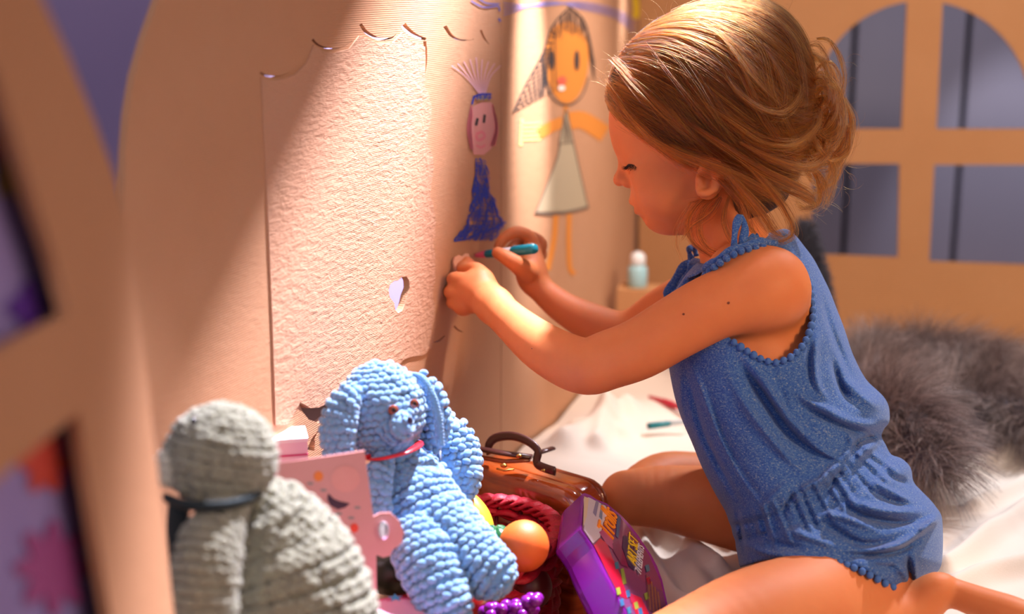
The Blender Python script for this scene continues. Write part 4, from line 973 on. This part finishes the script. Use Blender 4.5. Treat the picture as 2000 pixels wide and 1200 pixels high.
part('ear', [(808, 742, 1.11, 8), (826, 748, 1.112, 20), (842, 790, 1.115, 30), (846, 840, 1.115, 30), (848, 868, 1.115, 16), (849, 880, 1.115, 3)], M_bb, bun, sq=.5)
mb = MB(); c = spline([(804, 732, 1.10), (824, 738, 1.095), (845, 775, 1.092), (856, 820, 1.092), (860, 868, 1.094)], 30)
for i, p in enumerate(c): mb.sph(V(*p), (.0038, .0015, .0022), 8, 6, rot=Matrix.Rotation(.25, 3, 'Y'))
mb.tube([V(*p) for p in c], .0016, 8); mb.build('ear_edging', M_bb, rt=bun)
mb = MB(); mb.tube([V(862, 872, 1.095), V(860, 885, 1.09), V(861, 900, 1.085)], .0003, 6); mb.build('loose_thread', simple('thread_white', '#e8eef4'), rt=bun)
M_eye = Mat('amber_eye', hexc('#8a3a22'), .12); M_eye.b.inputs['Coat Weight'].default_value = 1; M_pup = simple('pupil', '#120a0a', .1)
for x, y, d, r in ((768, 802, 1.0605, 11), (809, 789, 1.066, 9.5)):
    mb = MB(); mb.sph(V(x, y, d), (r*d/FPX*(1 if r > 8 else .75), r*d/FPX*.6, r*d/FPX), 16, 10); e_ = mb.build('eye', M_eye.m, rt=bun)
    mb = MB(); mb.sph(V(x+.8, y, d-.0026), (r*.4*d/FPX, .0008, r*.42*d/FPX), 12, 8); pu = mb.build('pupil', M_pup); pu.parent = e_
mb = MB(); mb.sph(V(801, 822, 1.052), (.0022, .0016, .0028), 12, 8); mb.build('nose', simple('nose_dark', '#2a1840', .3), rt=bun)
mb = MB(); cN = []
for a in np.linspace(0, 2*PI, 40, endpoint=False):
    cN.append(V(767+52*math.cos(a), 880-13*math.cos(a)+12*math.sin(a), 1.085-.033*math.sin(a)))
mb.tube(cN, .0036, 8, flat=.4, closed=True, up=UV); mb.tube([V(722, 892, 1.066), V(700, 897, 1.06), V(690, 902, 1.06)], .003, 8, flat=.5)
M_rib = Mat('red_satin', hexc('#d2202c'), .3); mb.build('ribbon', M_rib.m, rt=bun)
# grey crocheted bear, close to the camera
bear = root('crochet_bear', (-.12, .75, 0), 'grey-green crocheted bear seen from the side, blurred at the front', 'toy bear')
part('head', ball(432, 892, .81, 106, 100, 10), M_gb, bear, dd=.045, st=.0058)
part('torso', [(500, 968, .83, 40), (520, 1000, .835, 82), (548, 1070, .84, 120), (575, 1150, .84, 140), (590, 1230, .84, 150), (600, 1330, .84, 150), (605, 1600, .84, 140), (600, 1960, .84, 120)], M_gb, bear, dd=.045, st=.0066)
part('arm', [(462, 980, .80, 26), (430, 1020, .785, 46), (408, 1080, .775, 60), (398, 1150, .77, 62), (395, 1230, .77, 58), (394, 1260, .77, 10)], M_gb, bear, dd=.045, st=.0058)
mb = MB(); crochet(mb, ball(330, 915, .84, 26, 34), st=.005); mb.build('muzzle', yarn('pale_chenille', '#d6d6c8', '#cfd0c2', '#e4e4da'), rt=bear)
mb = MB(); mb.sph(V(378, 823, .808), .003, 12, 8); mb.build('eye', M_pup, rt=bear)
M_sc = simple('dark_teal', '#27343a', .9)
mb = MB(); mb.tube([V(p[0], p[1], p[2]+.042) for p in spline([(328, 975, .80), (370, 988, .775), (430, 990, .772), (485, 976, .79), (505, 962, .81)], 20)], .0045, 10, flat=.6); mb.tube([V(p[0], p[1], p[2]+.042) for p in spline([(350, 985, .82), (345, 1050, .83), (350, 1130, .84), (352, 1210, .84), (350, 1290, .84)], 16)], .010, 10, flat=.4)  # scarf band, plus a dark hanging strip added for the shadowy area below
mb.build('scarf_dark_strip', M_sc, rt=bear)
# ================================================================ papers and boxes among the toys
PP = Plane(tuple(P(542, 905, .965)[:2]), tuple(P(713, 880, .98)[:2]))
M_pc = Mat('pink_card', hexc('#cc8c8c'), .6)
card = tag(plate('greeting_card', PP, [(542, 906), (712, 881), (720, 940), (729, 1010), (742, 1003), (762, 1002), (780, 1018), (789, 1040), (785, 1062), (768, 1074), (762, 1086), (748, 1090), (735, 1084), (736, 1150), (740, 1280), (560, 1290)],
    [[(744, 1021), (749, 1019), (753, 1028), (752, 1040), (755, 1050), (750, 1054), (745, 1044), (741, 1032)]], .0012, M_pc.m, 0), 'pink greeting card with a notched tab standing between the two crocheted toys', 'card')
def pflat(name, pts, mat, off=.0004): return flat(name, PP, pts, off, mat, card)
def disc(cx, cy, rx, ry=None, n=20): return [(cx+rx*math.cos(a), cy+(ry or rx)*math.sin(a)) for a in np.linspace(0, 2*PI, n, endpoint=False)]
pflat('printed_dot', disc(575, 955, 12, 13), simple('print_magenta', '#b03070')); pflat('printed_dot', disc(622, 931, 9, 10), simple('print_orange', '#e0752c'))
pflat('printed_dot', disc(692, 1032, 8, 9), simple('print_red', '#e0402a')); pflat('printed_moon', [(641, 964), (652, 975), (664, 980), (684, 984), (674, 992), (660, 996), (645, 988), (639, 976)], simple('print_plum', '#3c1a34'))
pflat('printed_ring', disc(675, 936, 28, 26), simple('print_pale', '#d78f8c')); pflat('printed_flower', [(612, 985), (630, 980), (640, 992), (652, 1012), (658, 1036), (648, 1030), (632, 1008)], simple('print_rose', '#d5525a'))
for x, y in ((606, 945), (552, 948), (662, 1004), (686, 1012), (632, 958), (698, 992), (676, 1080)): pflat('printed_leaf', disc(x, y, 7, 3, 8), simple('print_grey', '#8d7f80'))
mb = MB(); q0 = V(749, 1037, .992); mb.sph(q0, (.0040, .0015, .0070), 14, 10); sil = mb.build('bead', Mat('bead_silver', hexc('#dfe0f4'), .15, Metallic=.6).m); tag(sil, 'silvery bead showing through the slot of the pink card', 'bead')
M_pb = simple('pink_box', '#f3c9d6', .5); M_pl = simple('pink_line', '#d6487c', .6)
gb = root('gift_box', P(565, 905, 1.14), 'small pale pink box behind the grey bear against the wall', 'box')
mt = Matrix.Translation(V(556, 912, 1.10)) @ Matrix.Rotation(.22, 4, 'Z')
MB().box(mt, .034, .03, .050).build('box_body', M_pb, rt=gb, smooth=False); MB().box(mt @ Matrix.Translation((0, 0, .0255)), .0352, .0312, .003).build('lid', simple('pink_lid', '#fbe3ea', .5), rt=gb, smooth=False)
MB().box(mt @ Matrix.Translation((0, -.0157, .0140)), .0345, .0006, .0014).build('stripe', M_pl, rt=gb, smooth=False)
tag(MB().box(Matrix.Translation(V(530, 858, 1.16)), .01, .012, .06).build('pink_packet', simple('packet_pink', '#eec4d2', .5), smooth=False), 'narrow pink packet standing left of the pale pink box', 'packet')
# round pink lid in front of the rabbit
rl = root('hat_box', P(800, 1260, .98), 'round pink star-patterned box with magenta rim in front of the rabbit', 'round box')
def cyl(mb, c, ax_, r, h, n=48, top=1.0):
    ax_ = Vector(ax_).normalized(); mb.tube([Vector(c)-ax_*h, Vector(c)], [r, r*top], n); return mb
cc = V(782, 1240, .99); nA = Vector((.04, -.10, 1)); mb = MB(); cyl(mb, cc, nA, .0505, .05); o_ = mb.build('drum', M_pl, rt=rl, smooth=False)
mb = MB(); cyl(mb, cc+nA.normalized()*.0012, nA, .0455, .002); tp = mb.build('box_top', simple('top_pink', '#f2a6c6', .5), rt=rl, smooth=False)
nz = nA.normalized(); ex_ = nz.orthogonal().normalized(); ey_ = nz.cross(ex_)
def on_top(px, py):
    v_ = Vector(ray(px, py)); k = (cc+nz*.0016-Vector(CAM)).dot(nz)/v_.dot(nz); return Vector(CAM)+v_*k
def star(cx, cy, r, mat):
    c0 = on_top(cx, cy); pts = [c0+(ex_*math.cos(a)+ey_*math.sin(a))*(r if i % 2 else r*.42) for i, a in enumerate(np.linspace(0, 2*PI, 10, endpoint=False)+.3)]
    link('star', mesh_from(pts, [tuple(range(10))], 'star'), mat, tp, False).matrix_parent_inverse = tp.matrix_world.inverted()
bpy.context.view_layer.update(); MS1 = simple('star_blue', '#4ea3d8'); MS2 = simple('star_rose', '#d8648e')
star(772, 1168, .006, MS1); star(760, 1172, .0035, MS2); star(830, 1185, .004, MS2)
# ================================================================ basket of toy food
ctr = np.array([-.030, 1.135]); A_, B_ = .067, .080; rot_ = -.35
def bpt(a, z, k=1.0):
    x = A_*k*math.cos(a); y = B_*k*math.sin(a); return Vector((ctr[0]+x*math.cos(rot_)-y*math.sin(rot_), ctr[1]+x*math.sin(rot_)+y*math.cos(rot_), z))
bk = root('basket', (ctr[0], ctr[1], 0), 'red woven basket of toy food in front of the wooden case', 'basket')
M_red = Mat('red_raffia', rough=.5); M_red.color(M_red.mix(M_red.noise(1, 4, .6, (200, 200, 900)), hexc('#c80e34'), hexc('#8c0a20'))); M_red.bump(M_red.noise(1, 3, .6, (300, 300, 1500)), .7, .0015)
mb = MB(); rows = 9
for r_ in range(rows):
    z = .010+r_*.0148
    for ph in (0, PI):
        pts = []
        for i in range(96):
            a = 2*PI*i/96; k = .82+.18*z/.14+.045*math.sin(a*9+ph+r_*PI); pts.append(bpt(a, z+.0035*math.sin(a*9+ph+r_+PI/2)+.002*math.sin(a*3+r_), k))
        mb.tube(pts, .0066, 8, flat=.45, closed=True, up=(0, 0, 1))
mb.build('weave', M_red.m, rt=bk)
mb = MB()
for ph in (0, 2.1, 4.2):
    mb.tube([bpt(2*PI*i/120, .140+.004*math.sin(2*PI*i/120*12+ph), 1.0+.03*math.cos(2*PI*i/120*12+ph)) for i in range(120)], .0068, 8, flat=.35, closed=True, up=(0, 0, 1))
mb.build('braided_rim', M_red.m, rt=bk)
mb = MB()
for i in range(18): a = 2*PI*i/18; mb.tube([bpt(a, .004, .82), bpt(a, .138, 1.0)], .002, 6)
mb.build('stake', simple('stake_red', '#6a0a18'), rt=bk)
mb = MB(); n = 48; mb.add([bpt(2*PI*i/n, .004, .82) for i in range(n)]+[bpt(2*PI*i/n, .0, .82) for i in range(n)], [tuple(range(n)), tuple(range(2*n-1, n-1, -1))]+[(i, (i+1) % n, n+(i+1) % n, n+i) for i in range(n)])
mb.build('basket_base', simple('base_dark', '#2c0a10'), rt=bk)
def fruit(name, px, py, d, r, mat, label, cat, shape=(1, 1, 1), fn=None, n=36):
    mb = MB(); mb.sph((0, 0, 0), 1.0, n, n//2); c0 = V(px, py, d); R0 = r*d/FPX
    vs_ = []
    for v_ in mb.v:
        q = Vector(v_); k = fn(q) if fn else 1.0; vs_.append(c0+Vector((q.x*shape[0], q.y*shape[1], q.z*shape[2]))*R0*k)
    o = link(name, mesh_from(vs_, mb.f, name), mat); return tag(o, label, cat)
M_or = Mat('orange_skin', hexc('#e0641a'), .55); M_or.bump(M_or.noise(1, 2, .5, (900, 900, 900)), .25, .0004)
orn = fruit('toy_orange', 1023, 1067, 1.125, 50, M_or.m, 'smooth toy orange lying in the red basket', 'toy orange', (1, 1, 1.02))
M_gn = simple('green_pepper', '#1f5c34', .3)
pep = fruit('toy_pepper', 968, 1054, 1.135, 34, M_gn, 'dark green toy pepper between the orange and the blue rabbit', 'toy pepper', (1, 1, .95), lambda q: 1-.12*abs(math.cos(math.atan2(q.y, q.x)*2))**6-.15*max(0, q.z)**4)
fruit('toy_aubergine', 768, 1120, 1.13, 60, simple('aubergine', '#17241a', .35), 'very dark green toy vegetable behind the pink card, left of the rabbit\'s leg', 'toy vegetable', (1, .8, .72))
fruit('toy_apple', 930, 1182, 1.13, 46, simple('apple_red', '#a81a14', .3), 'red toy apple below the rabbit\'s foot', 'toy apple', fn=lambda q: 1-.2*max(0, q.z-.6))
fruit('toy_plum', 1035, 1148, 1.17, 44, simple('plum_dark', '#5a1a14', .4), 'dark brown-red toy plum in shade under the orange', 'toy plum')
mb = MB(); c = spline([(895, 962, 1.17), (915, 985, 1.165), (932, 1012, 1.16), (942, 1042, 1.155), (946, 1075, 1.155)], 24)
mb.tube([V(*p) for p in c], [.0115*math.sin(PI*(.08+.84*i/23))**.5 for i in range(24)], 10); tag(mb.build('toy_banana', simple('banana_yellow', '#e0a52a', .4)), 'yellow toy banana peeping out beside the blue rabbit', 'toy banana')
gr = root('toy_grapes', P(1000, 1230, 1.09), 'bunch of shiny purple toy grapes at the bottom of the basket', 'toy grapes')
M_gr = Mat('grape_purple', hexc('#7a1c8c'), .2); k = 0; rr_ = random.Random(4); mbc = MB(); mbc.tube([V(1000, 1215, 1.11), V(1030, 1175, 1.10)], .003, 8); mbc.build('grape_stem', simple('stem_green', '#4f6a2c'), rt=gr)
for i in range(34):
    t = rr_.random(); x = 940+110*t; y = 1215-32*t+rr_.uniform(-24, 14)*(1-.2*t); d = 1.085+rr_.uniform(-.006, .016)
    m_ = MB(); m_.sph(V(x, y, d), 12.5*d/FPX, 14, 10); m_.build('grape', M_gr.m, rt=gr)
# ================================================================ wooden case with leather handle
Lp = P(940, 892, 1.36); Rp = P(1158, 946, 1.27); u_ = Rp-Lp; u_[2] = 0; Wd = np.linalg.norm(u_); u_ /= Wd; w_ = np.array([-u_[1], u_[0], 0]); zt = .158
w_ = w_ if w_[1] > 0 else -w_
sc0 = (Lp+Rp)/2; sc0[2] = 0
cs = root('wooden_case', sc0, 'glossy brown wooden case with a dark leather handle behind the basket', 'case')
M_wd = Mat('varnished_wood', rough=.18); wv = M_wd.noise(1, 5, .6, (14, 14, 160), rot=(0, 0, math.atan2(u_[1], u_[0]))); M_wd.color(M_wd.mix(M_wd.noise(18, 3), M_wd.ramp(wv, [(.3, hexc('#5e200a')), (.5, hexc('#944014')), (.7, hexc('#b0551c'))]), hexc('#6e2810')))
M_wd.b.inputs['Coat Weight'].default_value = .8
M_lea = Mat('leather', hexc('#3a1c18'), .32); M_brs = Mat('brass', hexc('#b58a4a'), .25, Metallic=1.0)
def case_pt(x, y, z): return Vector(sc0+u_*x+w_*y+np.array([0, 0, z]))
def rrect(hw, z0, z1, r, n=7):
    out = []
    for cx, cz, a0 in ((hw-r, z1-r, 0), (-hw+r, z1-r, 90), (-hw+r, z0+r, 180), (hw-r, z0+r, 270)):
        for a in np.linspace(a0, a0+90, n): out.append((cx+r*math.cos(math.radians(a)), cz+r*math.sin(math.radians(a))))
    return out
def shell(mb, stations, hw=Wd/2+.004, z0=0.002, z1=zt, r=.022):
    V_ = []; N = 28
    for y, ins in stations: V_ += [case_pt(x, y, z) for x, z in rrect(hw-ins, z0+ins, z1-ins, max(r-ins*.3, .006))]
    K_ = len(stations); f = [tuple(range(N)), tuple((K_-1)*N+j for j in range(N-1, -1, -1))]
    for i in range(K_-1):
        for j in range(N): f.append((i*N+j, (i+1)*N+j, (i+1)*N+(j+1) % N, i*N+(j+1) % N))
    mb.add(V_, f)
dp_ = .052
mb = MB(); shell(mb, [(-dp_/2, .010), (-dp_/2+.0015, .006), (-dp_/2+.004, .003), (-dp_/2+.008, .0012), (-.012, 0)]); mb.build('front_shell', M_wd.m, rt=cs)
mb = MB(); shell(mb, [(-.012, .002), (-.0105, .002)]); shell(mb, [(.0105, .002), (.012, .002)]); mb.build('seam', simple('seam_dark', '#1c0a06'), rt=cs)
mb = MB(); shell(mb, [(-.0105, .0004), (-.008, 0), (.008, 0), (.0105, .0004)]); mb.build('middle_band', M_wd.m, rt=cs)
mb = MB(); shell(mb, [(.012, 0), (dp_/2-.008, .0012), (dp_/2-.004, .003), (dp_/2-.0015, .006), (dp_/2, .010)]); mb.build('back_shell', M_wd.m, rt=cs)
def top_pt(px, py, dz=0.0):
    v_ = ray(px, py); k = (zt+dz-CAM[2])/v_[2]; return Vector(CAM+v_*k)
mb = MB()
a1 = [(957, 888, .008), (954, 872, .018), (968, 856, .024), (1000, 852, .026), (1030, 862, .024), (1050, 880, .015), (1048, 898, .006), (1050, 908, .003), (1068, 916, .0022), (1084, 921, .0018)]
dlt = lambda x: 1.335-(x-940)*.00040
mb.tube([V(x, y, dlt(x)) for x, y, z in spline(a1, 44)], .0044, 10, flat=.42, up=w_); mb.build('handle', M_lea.m, rt=cs)
mb = MB(); mb.tube([V(934, 877, 1.325), V(985, 886, 1.31), V(1038, 893, 1.30)], .0042, 10, flat=.55, up=(0, 0, 1)); mb.tube([V(1055, 884, 1.345), V(1080, 876, 1.36)], .0036, 10, flat=.5, up=(0, 0, 1)); mb.build('handle_bar', M_lea.m, rt=cs)
mb = MB(); mb.tube([V(934, 893, 1.322), V(985, 902, 1.308), V(1035, 899, 1.30)], .0030, 10, flat=.7, up=(0, 0, 1)); mb.build('hinge_bar', simple('wood_bar', '#7a3516', .3), rt=cs)
mb = MB(); mb.sph(V(984, 910, 1.300), (.0032, .002, .0022), 14, 8); mb.tube([V(970, 916, 1.300), V(985, 920, 1.298), V(1004, 917, 1.296)], .0009, 8); mb.build('clasp', M_brs.m, rt=cs)
mb = MB(); mb.sph(V(1061, 919, 1.278), (.0022, .0018, .0012), 12, 8); mb.build('rivet', M_brs.m, rt=cs)
mb = MB(); mb.sph(V(1014, 891, 1.294), (.003, .0015, .0018), 12, 8); mb.build('buckle', M_brs.m, rt=cs)
# ================================================================ purple art set
class Plane3:
    def __init__(s, a, b, c):
        s.o = np.asarray(a); s.t = np.asarray(b)-s.o; s.t /= np.linalg.norm(s.t); q = np.asarray(c)-s.o; q = q-s.t*(q @ s.t); s.s = q/np.linalg.norm(q); s.n = np.cross(s.t, s.s)
        if s.n @ (CAM-s.o) < 0: s.n = -s.n
    def hit(s, px, py, off=0.0):
        v_ = ray(px, py); o = s.o+s.n*off; return CAM+v_*(((o-CAM) @ s.n)/(v_ @ s.n))
PT = Plane3(P(1141, 962, 1.20), P(1223, 1198, 1.06), P(1302, 1160, 1.165))
face = [(1141, 962), (1152, 966), (1165, 975), (1185, 983), (1213, 1006), (1232, 1026), (1248, 1048), (1272, 1083), (1285, 1108), (1295, 1135), (1306, 1185), (1312, 1222), (1237, 1226), (1223, 1198), (1202, 1158), (1181, 1118), (1158, 1070), (1147, 1052), (1133, 1034), (1136, 1000)]
ar = root('art_set', P(1240, 1250, 1.09), 'purple plastic art set with a printed card leaning against the wooden case', 'art set')
M_pur = Mat('purple_plastic', hexc('#8a1ca4'), .2); M_pur.b.inputs['Transmission Weight'].default_value = .25; M_pur.b.inputs['Subsurface Weight'].default_value = .2; M_pur.b.inputs['Subsurface Scale'].default_value = .004
def slab(pts, o0, o1, ins=0.0):
    f0 = [PT.hit(x, y) for x, y in pts]; c0 = np.mean(f0, axis=0); N = len(f0)
    st = [(o0, ins), (o0-.001, ins*.4), (o0-.003, 0), (o1+.006, 0), (o1+.002, .0012), (o1, .004)]; v_ = []
    for off, i_ in st:
        for p in f0: d_ = c0-p; v_.append(p+PT.n*off+d_/np.linalg.norm(d_)*i_)
    f = [tuple(range(N)), tuple(range(5*N+N-1, 5*N-1, -1))]
    for k in range(5): f += [(k*N+j, k*N+(j+1) % N, (k+1)*N+(j+1) % N, (k+1)*N+j) for j in range(N)]
    return v_, f
mb = MB(); mb.add(*slab(face, .0, -.030, .001)); mb.build('case_shell', M_pur.m, rt=ar, smooth=False)
def inset(pts, k):
    p = np.array(pts, float); c0 = p.mean(0); return [tuple(c0+(q-c0)*k) for q in p]
def tflat(name, pts, off, mat, parent=None):
    o = link(name, mesh_from([PT.hit(x, y, off) for x, y in pts], [tuple(range(len(pts)))], name), mat, None, False)
    return adopt(o, ar) if parent is None else (setattr(o, 'parent', parent) or o)
M_c1 = Mat('print_mauve', hexc('#8c3a70'), .25); M_c1.color(M_c1.mix(M_c1.noise(60, 4), hexc('#93406a'), hexc('#6a3a6e'))); M_c1.b.inputs['Coat Weight'].default_value = .7
pc = tflat('printed_card', [(1141, 969), (1163, 979), (1184, 987), (1211, 1010), (1245, 1052), (1268, 1086), (1290, 1136), (1301, 1185), (1306, 1216), (1240, 1220), (1226, 1196), (1184, 1116), (1161, 1068), (1137, 1034), (1139, 1000)], .0006, M_c1.m)
G3 = lambda h, r=.25: simple('print_'+h[1:], h, r, Coat_Weight=.7)
def patch(pts, h, k=1): 
    o = tflat('printed_patch', pts, .0008+k*.0001, G3(h)); return o
patch([(1140, 974), (1150, 972), (1182, 988), (1190, 1000), (1178, 1022), (1172, 1050), (1158, 1062), (1141, 1036)], '#cfc4da')
patch([(1141, 970), (1150, 974), (1146, 1010), (1139, 1030)], '#d9c3b0', 2)
patch([(1164, 978), (1170, 981), (1164, 1010), (1158, 1002)], '#8c86b0', 2); patch([(1174, 984), (1178, 986), (1176, 1016), (1170, 1010)], '#7a86a8', 2)
patch([(1160, 1066), (1172, 1052), (1186, 1062), (1196, 1090), (1214, 1128), (1226, 1170), (1212, 1165), (1190, 1124)], '#c8163a', 2)
patch([(1170, 1040), (1182, 1032), (1196, 1050), (1200, 1076), (1184, 1062)], '#b04a80', 3)
patch([(1196, 1062), (1208, 1056), (1222, 1090), (1228, 1110), (1214, 1104), (1198, 1076)], '#7a1a50', 4)
patch([(1218, 1046), (1230, 1050), (1240, 1080), (1240, 1116), (1228, 1106), (1216, 1070)], '#2a2a58', 4)
patch([(1238, 1060), (1250, 1070), (1254, 1100), (1246, 1124), (1240, 1100)], '#3a3468', 3)
patch([(1206, 1004), (1213, 1012), (1208, 1052), (1203, 1048)], '#4a5c8c', 3)
for i, (x, y) in enumerate([(1200, 1100), (1203, 1150), (1222, 1155), (1230, 1165), (1224, 1188), (1238, 1178), (1246, 1190), (1262, 1130), (1260, 1105), (1258, 1160), (1210, 1172)]):
    patch([(x, y), (x+7, y-3), (x+10, y+10), (x+3, y+13)], ['#3a7090', '#8a9a3a', '#3a6a9a', '#b0244a'][i % 4], 5)
patch([(1212, 1112), (1218, 1110), (1224, 1140), (1217, 1142)], '#8a9a3a', 4); patch([(1232, 1160), (1252, 1168), (1268, 1200), (1250, 1215), (1236, 1185)], '#c01c38', 3)
for i in range(9): patch([(1262+i*3.2, 1122+i*5), (1264+i*3.2, 1121+i*5), (1268+i*3.4, 1190+i*2), (1266+i*3.4, 1191+i*2)], ['#8a4a58', '#a06a50'][i % 2], 5)
def text(body, px, py, dx, dy, size, mat, name='lettering', ext=.0003, shear=0.0, parent=None):
    """letters on the case: baseline starts at (px, py) and runs towards (px+dx, py+dy)"""
    cu = bpy.data.curves.new(name, 'FONT'); cu.body = body; cu.size = size; cu.extrude = ext; cu.shear = shear; cu.resolution_u = 3
    a = PT.hit(px, py, .0016); b = PT.hit(px+dx, py+dy, .0016); x = Vector(b-a).normalized(); z = Vector(PT.n); y = z.cross(x)
    t = bpy.data.objects.new('t', cu); C.objects.link(t); t.matrix_world = Matrix(((x.x, y.x, z.x, a[0]), (x.y, y.y, z.y, a[1]), (x.z, y.z, z.z, a[2]), (0, 0, 0, 1)))
    bpy.context.view_layer.update(); me = bpy.data.meshes.new_from_object(t.evaluated_get(bpy.context.evaluated_depsgraph_get())); me.transform(t.matrix_world); bpy.data.objects.remove(t)
    me.materials.clear(); return adopt(link(name, me, mat, None, False), ar)
def fit(body, p0, p1, mat, **k):
    """size the word so that it runs from p0 to p1"""
    L = np.linalg.norm(PT.hit(*p1)-PT.hit(*p0)); cu = bpy.data.curves.new('t', 'FONT'); cu.body = body; cu.size = 1; t = bpy.data.objects.new('t', cu); C.objects.link(t)
    bpy.context.view_layer.update(); wdt = t.dimensions.x; bpy.data.objects.remove(t); return text(body, p0[0], p0[1], p1[0]-p0[0], p1[1]-p0[1], L/wdt, mat, **k)
fit('Trolls', (1197, 1060), (1205, 1010), simple('ink_orange', '#f08a1c', .4), ext=.0006, shear=.15)
fit('ART SET', (1243, 1108), (1246, 1056), simple('ink_yellow', '#e8c22a', .4)); fit('71 ELEMENTS', (1252, 1124), (1258, 1072), simple('ink_white', '#cfc8dc', .4))
# ================================================================ markers, scrap, bottle
def marker(name, a, b, r, cols, label, cap=None, cat='marker', parts=('barrel', 'cap')):
    a = Vector(a); b = Vector(b); rt_ = root(name, a, label, cat)
    d_ = b-a
    for i, (s0, s1, k0, k1, mat, nm) in enumerate(cols):
        mb = MB(); mb.tube([a+d_*s0, a+d_*(s0+(s1-s0)*.08), a+d_*(s1-(s1-s0)*.08), a+d_*s1], [r*k0*.85, r*k0, r*k1, r*k1*.85], 16); mb.build(nm, mat, rt=rt_)
    return rt_
TEAL = simple('teal_plastic', '#12808f', .3); TEAL2 = simple('teal_dark', '#0c4c50', .4); WHT = simple('white_plastic', '#e6e2e6', .35); RED = simple('red_plastic', '#c01c3c', .3); PNK = simple('pink_tip', '#e0607c', .6)
tipw = PA.hit(929, 499, .003)
marker('marker', tipw, V(1046, 486, 1.388), .0048, [(0, .18, .45, .8, PNK, 'tip'), (.18, .42, .85, .9, TEAL, 'collar'), (.42, .62, .9, .9, WHT, 'barrel'), (.62, 1, 1.1, 1.1, TEAL, 'cap')], 'pink-tipped teal marker held in the girl\'s raised hand against the wall')
g1 = ground(1264, 833, .082); g2 = ground(1345, 823, .086)
marker('marker', g1, g2, .0042, [(0, .05, .9, 1, TEAL2, 'end_plug'), (.05, .55, 1, .9, TEAL, 'cap'), (.55, 1, .8, .7, simple('grey_barrel', '#b8c4ca', .4), 'barrel')], 'teal marker lying on the cream blanket in front of the girl')
g1 = ground(1268, 776, .075); g2 = ground(1345, 802, .082)
marker('marker', g1, g2, .0042, [(0, .35, .6, .9, RED, 'cap'), (.35, .65, 1.15, 1.1, RED, 'collar'), (.65, 1, .9, .9, RED, 'barrel')], 'crimson marker lying on the cream blanket beyond the teal one')
# scrap of card held in the near hand
sp_ = Plane3(P(885, 520, 1.380), P(918, 500, 1.395), P(905, 545, 1.385))
def slab3(pl, pts, th):
    f0 = [pl.hit(*p) for p in pts]; N = len(pts); v_ = f0+[p-pl.n*th for p in f0]
    return v_, [tuple(range(N)), tuple(range(2*N-1, N-1, -1))]+[(j, N+j, N+(j+1) % N, (j+1) % N) for j in range(N)]
mb = MB(); mb.add(*slab3(sp_, [(886, 512), (889, 502), (897, 498), (903, 501), (910, 495), (916, 496), (918, 508), (916, 522), (908, 536), (897, 538), (890, 530)], .002)); tag(mb.build('card_scrap', simple('scrap_card', '#e0a98e', .8), smooth=False), 'small notched scrap of cardboard pinched in the girl\'s lower hand', 'scrap')
# bottle on a little cardboard box in the corner
bp = P(1240, 590, 2.02); hb_ = MB(); hb_.box(Matrix.Translation((bp[0]+.008, bp[1], (bp[2]+.022)/2)) @ Matrix.Rotation(-.2, 4, 'Z'), .062, .05, bp[2]+.022)
tag(hb_.build('cardboard_box', M_back, smooth=False), 'small brown cardboard box in the far corner under the bottle', 'box')
zb = bp[2]+.022; bo = root('bottle', (bp[0]+.003, bp[1], zb), 'small pale blue bottle with white cap in the far corner', 'bottle')
def lathe(prof, c, n=24):
    mb = MB(); c = Vector(c); mb.tube([c+Vector((0, 0, z)) for r, z in prof], [r for r, z in prof], n); return mb
lathe([(.013, 0), (.014, .002), (.014, .026), (.012, .030), (.009, .032)], bo.location).build('bottle_body', simple('bottle_blue', '#a8d4dc', .3), rt=bo)
lathe([(.0095, .032), (.011, .034), (.0105, .044), (.007, .049), (.001, .051)], bo.location).build('bottle_cap', simple('bottle_white', '#eef2f4', .3), rt=bo)
